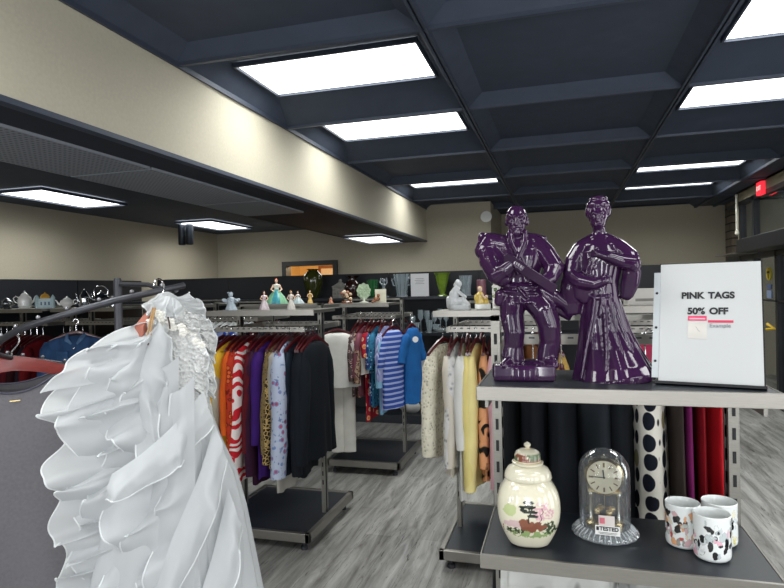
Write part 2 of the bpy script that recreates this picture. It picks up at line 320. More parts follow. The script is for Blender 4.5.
for x,l in ((-5.50,'left black cylinder spotlight under the low ceiling'),(-5.37,'right black cylinder spotlight under the low ceiling')):
    t=thing('spotlight',l,'spotlight',(x,7.75,2.35),group='black cylinder spotlights')
    g=G(); g.lathe([(.05,0),(.056,.01),(.056,.30),(.03,.32)],20); g.build('can',M('#1b222b',.4,.2,name='black can'),t); g=G(); g.lathe([(.04,-.003),(.04,.0)],16); g.build('lens',BLACK,t)
for x,y,l in ((.1,5.15,'round dark smoke detector on ceiling, nearer one'),(.05,9.45,'tiny round smoke detector on ceiling near back wall')):
    t=G(); t.lathe([(.03,-.035),(.06,-.03),(.07,-.005),(.07,0)],20); tag(t.build('smoke_detector',M('#4a5364',.4,name='grey plastic'),loc=(x,y,ZP)),l,'smoke detector','ceiling detectors')
g=G(); g.lathe([(.03,0),(.07,.005),(.085,.03),(.09,.05)],20); g.ell((0,0,.0),(.03,.03,.012)); tag(g.build('alarm_horn',WHITE,loc=(-1.12,9.60,2.74),rot=(PI/2,0,0)),'white round alarm horn on back wall beside the swordsman head','alarm')
# ------------------------------------------------------------------ racks
def rack(x0,x1,yc,label,ztop=1.52,depth=.8,shelves=((-1,1.487,.0,.0),),rails=((-1,1.365),(1,1.365)),reach=.31,ext=0):
    t=thing('clothing_rack',label,'clothing rack',((x0+x1)/2,yc,0),group='steel clothing racks'); W=x1-x0
    g=G(); g.box((0,0,.095),(W+.04,depth-.06,.03)); g.build('base_deck',BLACKLAM,t,smooth=0)
    g=G(); h=depth/2; a=W/2+.045
    g.bb(-a,a,-h,-h+.03,.062,.118); g.bb(-a,a,h-.03,h,.062,.118); g.bb(-a,-a+.03,-h,h,.062,.118); g.bb(a-.03,a,-h,h,.062,.118); g.build('base_frame',STEEL_H,t,smooth=0,bevel=.003)
    for sx in(-1,1):
        for sy in(-1,1):
            g=G(); g.lathe([(.022,0),(.022,.02),(.01,.03),(.01,.078)],12,c=(sx*(a-.06),sy*(h-.06),0)); g.build('foot',DARKSTEEL,t)
    for sx in(-1,1):
        g=G(); x=sx*(W/2-.0125); g.bb(x-.0125,x+.0125,-.027,-.012,.10,ztop); g.bb(x-.0125,x+.0125,.012,.027,.10,ztop); g.bb(x-.010,x+.010,-.02,.02,.10,ztop-.02,1)
        z=.3
        while z<ztop-.06:
            for s in(-1,1): g.bb(x-.0135,x+.0135,-.005,.005,z,z+.03,1); g.bb(x-.004,x+.004,s*.0275-.001,s*.0275+.001,z,z+.03,1)
            z+=.06
        g.build('post',[STEEL,SLOT],t,smooth=0)
    g=G(); g.bb(-W/2,W/2,-.027,.027,ztop-.014,ztop); g.build('top_bar',STEEL,t,smooth=0)
    for s,z in rails:
        g=G(); g.bb(-W/2+.02-ext,W/2+.01+ext,s*reach-.009,s*reach+.009,z-.016,z+.016)
        k=-W/2+.05
        while k<W/2-.03: g.bb(k,k+.018,s*reach-.0095,s*reach+.0095,z+.002,z+.008,1); k+=.04
        g.build('hang_rail',[STEEL_H,DARKSTEEL],t,smooth=0)
        for sx in(-1,1):
            g=G(); xx=sx*(W/2-.014); g.bb(xx-.006,xx+.006,min(0,s*reach),max(0,s*reach),z-.02,z+.012); g.build('rail_bracket',STEEL,t,smooth=0)
    for s,z,e0,e1 in shelves:
        g=G(); y0,y1=(s*.03,s*.38); y0,y1=min(y0,y1),max(y0,y1); g.bb(-W/2-.02-e0,W/2-.028+e1,y0,y1,z-.02,z); o=g.build('shelf',STEEL,t,smooth=0)
        g=G(); ye=s*.385; g.bb(-W/2-.022-e0,W/2-.026+e1,ye-.006,ye+.006,z-.032,z+.002); g.build('shelf_edge',STEEL_H,o,smooth=0)
    return t
RACKS={}
rack(-2.18,-1.545,3.70,'nearest left clothing rack carrying the rainbow of jackets with figurines on top',shelves=((-1,1.487,.0,.13),(1,1.505,.0,.0)),rails=((-1,1.365),(1,1.365)))
rack(-1.97,-1.385,5.23,'clothing rack behind the black jackets, with striped blue dress',shelves=((-1,1.487,.0,.0),))
rack(-.645,-.01,3.67,'clothing rack with yellow blouses and statuettes on top',shelves=((-1,1.472,.03,.0),))
rack(-5.0,-4.38,4.50,'far left clothing rack under the white teapots',shelves=((-1,1.50,.1,.05),))
rack(-4.27,-3.64,4.58,'clothing rack with denim jackets under the silver pots',shelves=((-1,1.50,.05,.05),))
rack(-4.13,-3.50,5.95,'rack behind the wedding dress hanger with a steel post at its right end',ztop=1.53)
rack(-3.20,-2.58,5.0,'rack behind the blue satin shirt with empty white hangers',shelves=())
rack(.22,.80,3.6,'rack mostly hidden behind the kimono lady and paper sign',shelves=((-1,1.487,.0,.0),))
# front display rack
fr=rack(-.19,.43,1.70,'nearest steel display rack holding purple statues, jar, clock and cups',shelves=(),rails=((1,1.43),),reach=.26)
def dshelf(z,y0,y1,parent):
    g=G(); g.bb(-.185-.12,.427-.12,y0,y1,z-.028,z); o=g.build('display_shelf',BLACKLAM,parent,smooth=0)
    g=G(); a,b=-.19-.12,.432-.12; g.bb(a,b,y0-.008,y0,z-.031,z+.001); g.bb(a,a+.004,y0,y1,z-.031,z+.001); g.bb(b-.004,b,y0,y1,z-.031,z+.001); g.build('steel_edge',STEEL_H,o,smooth=0,bevel=.001)
    for x in(-.175-.12,.417-.12):
        g=G(); g.bb(x-.004,x+.004,y0+.06,0,z-.06,z-.03); g.build('shelf_bracket',STEEL,o,smooth=0)
dshelf(1.372,-.335,-.035,fr); dshelf(.984,-.335,-.035,fr)
# black wall shelving with glassware
def gondola(x0,x1,y,label,rz=0,origin=None,shelf=(1.51,1.08,.60)):
    W=x1-x0; t=thing('shelving_unit',label,'shelving',origin or ((x0+x1)/2,y,0),rz,group='black shelving units round the room')
    g=G(); g.bb(-W/2,W/2,0,.05,0,1.815); g.build('back_panel',BLACKWALL,t,smooth=0)
    g=G(); g.bb(-W/2,W/2,-.42,0,0,.10); g.build('base_deck',BLACKLAM,t,smooth=0)
    for z in shelf:
        g=G(); g.bb(-W/2+.003,W/2-.003,-.40,0,z-.03,z); g.build('shelf',BLACKLAM,t,smooth=0)
side=['far left corner','left part','middle left','middle behind the figurines','middle behind the yellow blouses','right behind the purple swordsman','right behind the kimono lady','right behind the paper sign']
n=0
for i in range(6):
    x0=-5.54+i*1.15
    gondola(x0,x0+1.145,7.2,'black shelving unit with glassware along the back, '+side[i])
for i in range(3): gondola(0,1.2,0,'black shelving unit along the left wall, '+['nearest the camera','middle one','nearest the corner'][i],PI/2,(-6.0,4.4+i*1.22,0))
# ------------------------------------------------------------------ garments
def pat(kind,c1,c2,c3=None,scale=30,rough=.8):
    m,nt,b=newmat(kind+' fabric'); v=coords(nt); b.inputs['Roughness'].default_value=rough; b.inputs['Specular IOR Level'].default_value=.25
    c3=c3 or c2
    if kind=='stripes':
        wv=nd(nt,'ShaderNodeTexWave',Scale=scale); wv.bands_direction='Z'; nt.links.new(v,wv.inputs['Vector']); out=ramp(nt,wv.outputs['Fac'],[(0,c1),(.62,c1),(.70,c2),(1,c2)])
    elif kind=='vstripes':
        wv=nd(nt,'ShaderNodeTexWave',Scale=scale); wv.bands_direction='X'; nt.links.new(v,wv.inputs['Vector']); out=ramp(nt,wv.outputs['Fac'],[(0,c1),(.5,c1),(.6,c2),(1,c2)])
    elif kind=='dots':
        vo=nd(nt,'ShaderNodeTexVoronoi',Scale=scale); vo.inputs['Randomness'].default_value=.25
        mp=v.node; mp.inputs['Scale'].default_value=(1.0,1.0,.72); nt.links.new(v,vo.inputs['Vector'])
        m1=ramp(nt,vo.outputs['Distance'],[(0,c1),(.44,c1),(.47,c2)],'LINEAR')
        sp=nt.nodes.new('ShaderNodeSeparateColor'); nt.links.new(vo.outputs['Color'],sp.inputs[0])
        m2=ramp(nt,vo.outputs['Distance'],[(0,c3),(.44,c3),(.47,c2)]); gt=nd(nt,'ShaderNodeMath',operation='GREATER_THAN'); gt.inputs[1].default_value=.78; nt.links.new(sp.outputs[0],gt.inputs[0])
        mx=nt.nodes.new('ShaderNodeMixRGB'); nt.links.new(gt.outputs[0],mx.inputs[0]); nt.links.new(m1,mx.inputs[1]); nt.links.new(m2,mx.inputs[2]); out=mx.outputs[0]
    elif kind=='floral':
        vo=nd(nt,'ShaderNodeTexVoronoi',Scale=scale); nz=nd(nt,'ShaderNodeTexNoise',Scale=scale*1.1,Detail=3.0); nt.links.new(v,vo.inputs['Vector']); nt.links.new(v,nz.inputs[0])
        a=ramp(nt,vo.outputs['Distance'],[(0,c3),(.22,c3),(.26,c2),(.34,c2),(.37,c1)]); b2=ramp(nt,nz.outputs['Fac'],[(.36,c2),(.42,'#ffffff')])
        mx=nd(nt,'ShaderNodeMixRGB',blend_type='MULTIPLY',Fac=.8); nt.links.new(a,mx.inputs[1]); nt.links.new(b2,mx.inputs[2]); out=mx.outputs[0]
    elif kind=='blotch':
        nz=nd(nt,'ShaderNodeTexNoise',Scale=scale,Detail=1.5,Distortion=1.2); nt.links.new(v,nz.inputs[0]); out=ramp(nt,nz.outputs['Fac'],[(.40,c1),(.46,c2),(.52,c2),(.57,c3)])
    elif kind=='leopard':
        vo=nd(nt,'ShaderNodeTexVoronoi',Scale=scale,feature='DISTANCE_TO_EDGE'); nt.links.new(v,vo.inputs['Vector']); out=ramp(nt,vo.outputs['Distance'],[(.05,c2),(.14,c1),(.22,c1),(.3,c3)])
    elif kind=='lace':
        vo=nd(nt,'ShaderNodeTexVoronoi',Scale=scale); nt.links.new(v,vo.inputs['Vector']); out=ramp(nt,vo.outputs['Distance'],[(.1,c2),(.4,c1)])
        bp=nd(nt,'ShaderNodeBump',Strength=.8,Distance=.01); nt.links.new(vo.outputs['Distance'],bp.inputs['Height']); nt.links.new(bp.outputs[0],b.inputs['Normal'])
    elif kind=='zigzag':
        nz=nd(nt,'ShaderNodeTexWave',Scale=scale,Distortion=14.0,Detail=1.0); nz.inputs['Detail Scale'].default_value=1.5; nz.bands_direction='Z'; nt.links.new(v,nz.inputs['Vector']); out=ramp(nt,nz.outputs['Fac'],[(0,c1),(.48,c1),(.55,c2)])
    nt.links.new(out,b.inputs['Base Color']); return m
def cloth(c,var=.15): return M(c,.85,0,var,9,spec=.2,name='cloth',sheen=.0)
def noisew(x,y,s): return noise.noise(Vector((x,y,s*7.3)))
def bodice_rings(w,top,length,th,flare,seed,folds,neck=.075,levels=16,n=36,slope=.055):
    rings=[]
    for k in range(levels+1):
        t=k/levels; z=top-length*t*(.999)
        if k==0: hw=neck; z=top; tt=.02
        elif k==1: hw=neck+(w-neck)*.55; z=top-slope*.45
        elif k==2: hw=w*.97; z=top-slope
        else: 
            q=(k-2)/(levels-2); z=top-slope-(length-slope)*q; hw=w*(.97+(flare-.97)*q) 
        q=max(0,(k-2)/(levels-2)); tt=th*(.45 if k==0 else .75 if k==1 else 1+.55*q)
        ring=[]
        for j in range(n):
            a=2*PI*j/n; f=1+.0*a
            wob=folds*(.15+q)*(sin(a*5+seed*3+q*1.2)+.6*sin(a*9+seed*5))*.5+noisew(a*2,q*2,seed)*.012*(q+.2)
            x=(hw+wob*.6)*cos(a); y=(tt+wob)*sin(a)
            zz=z+(noisew(cos(a)*2,sin(a)*2,seed+4)*.02*q if k==levels else 0)
            ring.append((x,y,zz))
        rings.append(ring)
    return rings
def sleeve(g,side,w,top,slen,r0,r1,seed,mi=0,out=.02,n=12,fwd=0):
    pts=[];rs=[]
    p=Vector((side*(w-.045),0,top-.055))
    for k in range(9):
        t=k/8; pts.append(p+Vector((side*(.045*sin(t*PI*.5)+out*t),-fwd*t+.006*sin(seed+t*5),-slen*t))); rs.append((r0+(r1-r0)*t)*(1+.06*sin(t*17+seed)) if k>0 else r0*.6)
    g.tube(pts,rs,n,mi,flat=.62)
def hangerlabel(l):
    w=l.replace(',','').split()
    return 'maroon wooden hanger of the '+' '.join(w[:11])
def garment(kind,label,cat,loc,rz,mat,w=.20,length=.72,th=.028,slv=.5,flare=.95,seed=1,folds=.012,group=None,collar=None,hanger=True,hlabel=None,railz=1.365,sr=(.062,.045),hmat=None,out=.02,buttons=0,fwd=0,drop=.085,slmat=None,neck=.075):
    # loc = point on the rail (x,y,z of rail centre); the hanger's hook sits on it, shoulders lie 'drop' below
    x,y,z=loc; top=-drop
    g=G(); g.loft(bodice_rings(w,top,length,th,flare,seed,folds,neck))
    o=g.build(kind,mat,loc=(x,y,z),rz=rz,smooth=80); tag(o,label,cat,group)
    if slv:
        for s in(-1,1):
            g=G(); sleeve(g,s,w,top,slv,sr[0],sr[1],seed+s,out=out,fwd=fwd); g.build('sleeve',slmat or mat,o,smooth=80)
    if collar:
        g=G()
        for s in(-1,1): g.tube([(s*.02,-th*1.1,top-.07),(s*.055,-th*1.3,top-.03),(s*.07,0,top+.012),(s*.03,th,top+.02)],[.008,.018,.016,.01],8,flat=.5)
        g.build('collar',collar if not isinstance(collar,bool) else mat,o)
    if hanger:
        h=thing('clothes_hanger',hlabel or hangerlabel(label),'clothes hanger',(x,y,z),rz,'maroon hangers on the racks')
        hangergeo(h,hmat or MAROON,top,w)
    return o
HCACHE={}
def hangergeo(h,mat,top,w):
    key=(mat.name,round(top,3),round(w,2))
    if key not in HCACHE:
        g=G(); n=11; L=min(w,.21)
        rings=[]
        for i in range(n):
            u=-1+2*i/(n-1); xx=u*L; zz=top+.018-.06*abs(u)**1.4+.012*(1-abs(u)); hh=.013*(1-.35*abs(u)); 
            rings.append([(xx,-.006,zz-hh),(xx,.006,zz-hh),(xx,.0075,zz),(xx,.005,zz+hh),(xx,-.005,zz+hh),(xx,-.0075,zz)])
        g.loft(rings); a=g.build('hanger_body',mat,h)
        g=G(); pts=[(0,0,top+.04),(0,0,-.035),(.004,0,-.02)]
        r=.021
        for i in range(9):
            an=-.4+PI*1.12*i/8; pts.append((r*cos(an)*1.0,0,.0+r*sin(an)+.0))
        g.tube(pts,.0022,6); b=g.build('hook',CHROME,h); HCACHE[key]=(a.data,b.data); return
    for nm,me in zip(('hanger_body','hook'),HCACHE[key]):
        o=D.objects.new(nm,me); COL.objects.link(o); o.parent=h
R90=PI/2
def row(items,y,z,group,jitter=.12,**kw):
    for i,(x,label,cat,kind,mat,opt) in enumerate(items):
        a=dict(kw); a.update(opt); rz=a.pop('rz',R90+jitter*sin(i*2.3)); yy=a.pop('dy',0)
        garment(kind,label,cat,(x,y+yy,z),rz,mat,seed=i*1.7+1,group=group,**a)
LF=[
(-2.115,'dark grey green jacket, leftmost on the nearest left rack','jacket','jacket',cloth('#232c2f'),dict(slv=.56)),
(-2.075,'pale grey white shirt edge between dark jacket and yellow blouse','shirt','shirt',cloth('#a9a493'),dict(slv=.5,length=.66)),
(-2.04,'mustard yellow blouse on the nearest left rack','blouse','blouse',cloth('#c9a02c'),dict(slv=.52,length=.7)),
(-2.00,'bright orange blouse beside the red and orange one','blouse','blouse',cloth('#cc5a1e'),dict(slv=.5,length=.7)),
(-1.955,'rust red blouse with faint orange flowers','blouse','blouse',pat('floral','#b3341c','#7c1f14','#d8642e',22),dict(slv=.55,length=.72)),
(-1.90,'red and white bold geometric print tunic with long pointed hem','tunic','tunic',pat('zigzag','#c41f2c','#e6dcd8',None,4.2),dict(slv=.78,length=.84,sr=(.05,.055))),
(-1.86,'maroon burgundy blouse beside the red white print','blouse','blouse',cloth('#5a1620'),dict(slv=.6,length=.8)),
(-1.815,'deep plum long jacket beside the bright purple blouse','jacket','jacket',cloth('#35162f'),dict(slv=.74,length=.86)),
(-1.77,'bright purple blouse on the nearest left rack','blouse','blouse',cloth('#3e1d6c'),dict(slv=.55,length=.82)),
(-1.725,'black and gold animal print blouse','blouse','blouse',pat('leopard','#1d1712','#c2a468','#3a2c1c',42),dict(slv=.66,length=.76)),
(-1.69,'olive brown patterned cardigan beside the pale floral jacket','cardigan','cardigan',pat('lace','#7d6a45','#3f3321',None,60),dict(slv=.6,length=.7)),
(-1.665,'long grey beige blouse hanging below the floral jacket','blouse','blouse',cloth('#aaa79f'),dict(slv=.3,length=.90)),
(-1.625,'pale blue jacket with embroidered pink flowers','jacket','jacket',pat('floral','#aeb8cc','#6f86b8','#b0505e',24),dict(slv=.72,length=.78,sr=(.075,.07),dy=-.05)),
(-1.565,'dark navy blazer beside the pale floral jacket','blazer','blazer',cloth('#1b2430'),dict(slv=.72,length=.78)),
(-1.535,'black blazer second from the right end','blazer','blazer',cloth('#12161d'),dict(slv=.72,length=.8)),
(-1.505,'charcoal black blazer next to the rightmost one','blazer','blazer',cloth('#141920'),dict(slv=.66,length=.72)),
(-1.47,'rightmost black jacket with full sleeves hanging beside the steel post','jacket','jacket',cloth('#12171e'),dict(slv=.66,length=.70,rz=R90-.08,sr=(.058,.048),dy=-.0,w=.175,th=.035)),
]
row(LF,3.39,1.365,'garments on the nearest left rack',w=.185,th=.021,drop=.075)
dk=['#1a1016','#2a1a30','#40141e','#22252e','#191c22','#3a2028']
for i in range(5):
    garment('blouse','dark garment on nearest left rack rear rail, '+['first','second','third','fourth','fifth','sixth','seventh'][i]+' from left','garment',(-2.1+i*.08,4.01,1.365),R90+.1*sin(i*3),cloth(dk[i%6]),w=.18,length=.6,slv=.45,seed=i+20,group='dark garments on rear rail')
# blue satin shirt
garment('satin_shirt','royal blue satin shirt with white blotches behind the grey jackets','shirt',(-2.92,4.69,1.365),-.2,pat('blotch','#1d3fae','#2b59d6','#9fb4e8',7,rough=.3),w=.20,length=.6,slv=.5,seed=5,group=None)
for i in range(5):
    garment('blouse','dark maroon garment behind the blue satin shirt, '+['first','second','third','fourth','fifth'][i]+' from left','garment',(-3.1+i*.10,5.31,1.365),R90,cloth(dk[i]),w=.18,length=.6,slv=.4,seed=i+40,group='dark garments behind the satin shirt')
# second rack
garment('blouse','white short-sleeved blouse facing camera behind the black jackets','blouse',(-1.84,4.72,1.33),.28,M('#d9d8d2',.8,0,.05,20,bump=.1,name='white blouse cloth'),w=.185,length=.46,slv=.30,sr=(.075,.07),flare=1.05,seed=3,th=.035,drop=.09,folds=.008,out=.05)
g=G()
for s in(-1,1):
    g.loft([[(s*.05+ (.062+.0*t)*cos(a)*(1-.1*t/10), .03*sin(a), -.45-.062*t) for a in [2*PI*j/16 for j in range(16)]] for t in range(11)])
tag(g.build('trousers',M('#d5d3cb',.8,0,.08,10,name='white trousers'),loc=(-1.825,4.78,1.28),rz=.28,smooth=80),'long white trousers hanging below the white blouse','trousers')
BF=[
(-1.72,'dark patterned blouse just right of the white blouse','blouse','blouse',pat('floral','#5b4a4c','#c9b9b0','#7a2f3a',30),dict()),
(-1.69,'tan and brown print blouse on the second rack','blouse','blouse',pat('blotch','#7d5c4a','#b59a80','#4d3038',22),dict(slv=.42)),
(-1.65,'dusty mauve blouse on the second rack','blouse','blouse',cloth('#7c4a58'),dict(slv=.36)),
(-1.61,'long red floral dress on the second rack','dress','dress',pat('floral','#a3162a','#e8b9a0','#d8862e',16),dict(length=.80,slv=.2)),
(-1.57,'navy and white small print top','top','top',pat('floral','#2a3f74','#8fa6cc','#d5dcea',34),dict(length=.66,slv=.3)),
(-1.53,'teal blue patterned top','top','top',pat('floral','#2f6f8f','#1f4a74','#8cc4d8',30),dict(length=.68,slv=.3)),
(-1.495,'light sky blue long shirt','shirt','shirt',cloth('#86b8d6'),dict(length=.74,slv=.45)),
(-1.465,'lavender blue shirt beside the striped dress','shirt','shirt',pat('vstripes','#7d83b8','#b9bedc',None,30),dict(length=.7,slv=.4)),
]
row(BF,4.92,1.365,'garments on the second rack',w=.18,th=.017,length=.6,slv=.4,drop=.08)
garment('striped_dress','blue dress with white horizontal stripes facing the camera','dress',(-1.385,4.86,1.355),1.15,pat('stripes','#2f4b9c','#a3b0d8',None,7.2),w=.14,length=.66,slv=.26,seed=9,th=.035,sr=(.042,.036),folds=.006,out=.03,flare=1.0,drop=.10)
garment('shirt','bright cobalt blue t-shirt with white round sticker at rack end','shirt',(-1.265,5.05,1.36),1.25,cloth('#1f5f9f'),w=.125,length=.66,slv=.24,seed=11,th=.04,sr=(.06,.05),folds=.010,out=.05,flare=1.02,drop=.10)
g=G(); g.lathe([(.026,0),(.026,.002)],16,mat=Matrix.Rotation(PI/2,4,'X')); tag(g.build('size_sticker',WHITE,loc=(-1.20,4.91,1.17),rz=.5),'round white size sticker on the cobalt blue shirt','sticker')
for i in range(5):
    garment('blouse','dark garment on second rack rear rail, '+['first','second','third','fourth','fifth'][i]+' from left','garment',(-1.9+i*.11,5.54,1.365),R90,cloth(dk[i]),w=.18,length=.55,slv=.4,seed=i+60,group='dark garments behind the striped dress')
# middle rack
MF=[
(-.655,'cream crochet lace top splayed outward at the left end','top','crochet_top',pat('lace','#d8d3c0','#a09a86',None,52),dict(length=.62,slv=.54,rz=R90-.30,sr=(.062,.055),w=.18,dy=-.02)),
(-.61,'pale ivory cardigan next to the crochet top','cardigan','cardigan',cloth('#cfc8bb',.06),dict(length=.72,slv=.6)),
(-.575,'grey white textured blouse','blouse','blouse',pat('lace','#cfcecb','#8e9094',None,34),dict(length=.68,slv=.6)),
(-.545,'long white blouse just left of the yellow pair','blouse','blouse',cloth('#d2d2ce',.05),dict(length=.84,slv=.5)),
(-.50,'left pale yellow blouse of the yellow pair','blouse','blouse',cloth('#ddcd84',.05),dict(length=.78,slv=.7,sr=(.06,.05))),
(-.465,'right pale yellow blouse of the yellow pair','blouse','blouse',cloth('#e0d290',.05),dict(length=.78,slv=.72,sr=(.06,.05))),
(-.425,'peach blouse with bold black flowers','blouse','blouse',pat('blotch','#171512','#d09468','#d69a70',11),dict(length=.74,slv=.6,dy=.03)),
(-.385,'dark wine red blouse beside the peach one','blouse','blouse',cloth('#4a0f18'),dict(length=.5,slv=.3,dy=.08)),
(-.345,'dusty pink long shirt','shirt','shirt',cloth('#c59aa2',.07),dict(length=.78,slv=.7)),
(-.31,'lilac and white striped shirt beside the pink shirt','shirt','shirt',pat('stripes','#b9b3c6','#7a86b0',None,16),dict(length=.74,slv=.66)),
(-.27,'pale pink ruffled blouse next to the front rack post','blouse','blouse',cloth('#c9a3a0',.08),dict(length=.62,slv=.5)),
(-.22,'rust brown print skirt top beside the ruffled blouse','top','top',pat('leopard','#6d3a2a','#b8846a','#2c1a16',30),dict(length=.84,slv=.2)),
(-.155,'tan suede blouse seen between the swordsman statue legs','blouse','blouse',cloth('#8a5f3c'),dict(length=.7,th=.045,rz=R90+.4)),
(-.06,'mustard cream blouse seen between the swordsman statue legs','blouse','blouse',cloth('#a98a48'),dict(length=.7,th=.045,rz=R90+.4)),
]
row(MF,3.37,1.365,'garments on the middle rack',w=.18,th=.02,slv=.5,drop=.085,jitter=.1)
for i in range(6):
    garment('trousers','black trousers on middle rack rear rail, '+['first','second','third','fourth','fifth','sixth'][i]+' from left','trousers',(-.6+i*.09,3.98,1.365),R90,cloth(['#14161c','#101217','#1d2028'][i%3]),w=.15,length=.95,slv=0,seed=i+80,group='black trousers on middle rack')
# rear rail of the front display rack
FRN=[
(-.17,'black long coat at the left end behind the ginger jar','coat','coat',cloth('#0e1014',.2),dict(th=.046,w=.17)),
(-.09,'midnight navy coat second from left behind the jar','coat','coat',cloth('#12151b',.2),dict(th=.048)),
(.0,'charcoal navy dress behind the space between jar and clock','dress','dress',cloth('#171b21',.2),dict(th=.048)),
(.08,'slate grey dress behind the glass domed clock','dress','dress',cloth('#24292e',.2),dict(th=.046,rz=R90+.25)),
(.16,'black dress directly left of the dotted dress','dress','dress',cloth('#14181d',.2),dict(th=.048)),
(.252,'cream dress with large black and olive dots','dress','dotted_dress',pat('dots','#121624','#e4e0d4','#a59c74',24),dict(th=.050,folds=.016)),
(.318,'dark taupe brown dress beside the dotted dress','dress','dress',cloth('#3b332f',.15),dict(th=.016)),
(.35,'magenta purple dress between the brown and red ones','dress','dress',cloth('#6a1a52',.15),dict(th=.016)),
(.384,'deep crimson dress behind the cups','dress','dress',cloth('#7d0f1a',.15),dict(th=.016)),
(.418,'bright red dress at right end beside the steel post','dress','dress',cloth('#b01722',.15),dict(th=.022)),
]
row(FRN,1.99,1.43,'long garments on the front display rack',w=.17,length=.98,slv=0,drop=.125,jitter=.05,folds=.013,flare=1.05)
g=G(); 
def skirt(label,x,y,z,m,w,h):
    g=G(); rings=[]
    for k in range(9):
        t=k/8; rings.append([((w*(1+.15*t)+.01*sin(a*7))*cos(a),(.035+.02*t)*sin(a)+.008*sin(a*11+t*2)*t,-h*t) for a in [2*PI*j/40 for j in range(40)]])
    g.loft(rings); return tag(g.build('folded_skirt',m,loc=(x,y,z),smooth=80),label,'skirt','patterned skirts below the lower shelf')
skirt('light grey skirt with black leaf print hanging under lower shelf, left one',-.02,1.60,.90,pat('blotch','#10131a','#b9bab6','#c3c4c0',7),.14,.6)
skirt('darker spotted skirt hanging under lower shelf, right one',.27,1.60,.90,pat('blotch','#14161c','#8f918f','#a8aaa7',9),.13,.6)
# left racks
def denim(c): return M(c,.85,0,.35,14,bump=.2,name='denim',spec=.2,stretch=(1,1,.5))
def jean(label,loc,rz,c,w=.22,length=.62,seed=1):
    o=garment('denim_jacket',label,'jacket',loc,rz,denim(c),w=w,length=length,slv=.58,sr=(.075,.06),seed=seed,collar=denim('#5d7ea6'),th=.05,group='denim jackets on the left racks',drop=.115)
    for s in(-1,1):
        g=G(); g.box((s*.09,-.062,-.30),(.085,.012,.10)); g.box((s*.09,-.068,-.255),(.09,.01,.025)); g.build('pocket',denim('#3c5d88'),o,bevel=.003)
    g=G()
    for k in range(4): g.ell((0,-.066-.004*k,-.22-.09*k),(.008,.005,.008),0,8)
    g.build('buttons',CHROME,o)
    return o
jean('blue denim jacket facing camera with open collar, under the silver pots',(-3.93,4.05,1.39),.45,'#33517a',w=.25,seed=2)
DJ=[(-4.28,'#4a6c94','washed light denim jacket on the far left, sleeve toward camera'),(-4.21,'#2e4f9a','bright blue jacket between denim jackets at left'),(-4.14,'#20304c','dark indigo jacket left of the facing denim jacket'),(-4.07,'#2a3c5c','mid indigo jacket nearly behind the facing denim jacket')]
for i,(x,c,l) in enumerate(DJ): garment('denim_jacket',l,'jacket',(x,4.27,1.365),R90+.25,denim(c),w=.2,length=.6,slv=.55,sr=(.07,.055),seed=i+3,group='denim jackets on the left racks',drop=.13)
for i in range(9):
    garment('blouse','wine blouse on far left rack, '+['first','second','third','fourth','fifth','sixth','seventh','eighth','ninth'][i]+' from left','blouse',(-4.97+i*.068,4.19,1.365),R90+.1*sin(i*2),cloth(['#5a121c','#300d14','#251c26','#6a1018','#2a1a20'][i%5]),w=.19,length=.6,slv=.5,seed=i+100,group='wine coloured blouses at far left',drop=.14)
for i in range(8):
    garment('blouse','dark garment behind the spiral rack, '+['first','second','third','fourth','fifth','sixth','seventh','eighth'][i]+' from left','blouse',(-4.1+i*.075,5.64,1.365),R90+.1*sin(i*2),cloth(['#451018','#1c1218','#300d14','#16181f'][i%4]),w=.19,length=.6,slv=.5,seed=i+120,group='dark garments behind the spiral rack',drop=.13)
# empty white hangers
for i in range(9):
    h=thing('clothes_hanger','empty white hanger behind the satin shirt, '+['first','second','third','fourth','fifth','sixth','seventh','eighth','ninth'][i]+' from left','clothes hanger',(-3.12+i*.06,4.69,1.365),R90+.2*sin(i*4),'empty white hangers'); hangergeo(h,WHITE,-.06,.17)
# ------------------------------------------------------------------ purple glazed statues
def glaze():
    m,nt,b=newmat('purple glaze'); no=nd(nt,'ShaderNodeTexNoise',Scale=9.0,Detail=2.0); nt.links.new(coords(nt),no.inputs[0])
    nt.links.new(ramp(nt,no.outputs['Fac'],[(.3,'#28122f'),(.7,'#36193c')]),b.inputs['Base Color']); b.inputs['Roughness'].default_value=.08; b.inputs['Coat Weight'].default_value=.3; b.inputs['Coat Roughness'].default_value=.03
    b.inputs['Specular IOR Level'].default_value=.4; return m
GLAZE=glaze()
class PX(G):      # a figure in image pixel coordinates, scaled to metres: (across, up, towards the viewer)
    def __init__(s,s_,ox,oy): super().__init__(); s.s=s_; s.ox=ox; s.oy=oy
    def p(s,x,y,d=0): return Vector(((x-s.ox)*s.s,-d*s.s,(s.oy-y)*s.s))
    def c(s,a,b,r0,r1,n=14): return s.cap(s.p(*a),s.p(*b),r0*s.s,r1*s.s,0,n)
    def chain(s,pts,n=12):
        for a,b in zip(pts,pts[1:]): s.c(a[:3],b[:3],a[3],b[3],n)
    def e(s,c,r,rot=None,n=20): return s.ell(s.p(*c),(r[0]*s.s,r[2]*s.s,r[1]*s.s),0,n,rot)
    def rings(s,rs,n=40,fold=0,k=9,ph=0,se=2):     # (xc,y,halfwidth,halfdepth,dcentre,tilt)
        out=[]
        for xc,y,hw,hd,dc,*ex in rs:
            ti=ex[0] if ex else 0; fo=ex[1] if len(ex)>1 else fold; ring=[]
            for j in range(n):
                a=2*PI*j/n; q=1+fo*sin(a*k+ph)+.5*fo*sin(a*(k+4)+ph*2)
                ring.append(tuple(s.p(xc+hw*q*cos(a),y-ti*cos(a),dc-hd*q*sin(a))))
            out.append(ring)
        return s.loft(out)
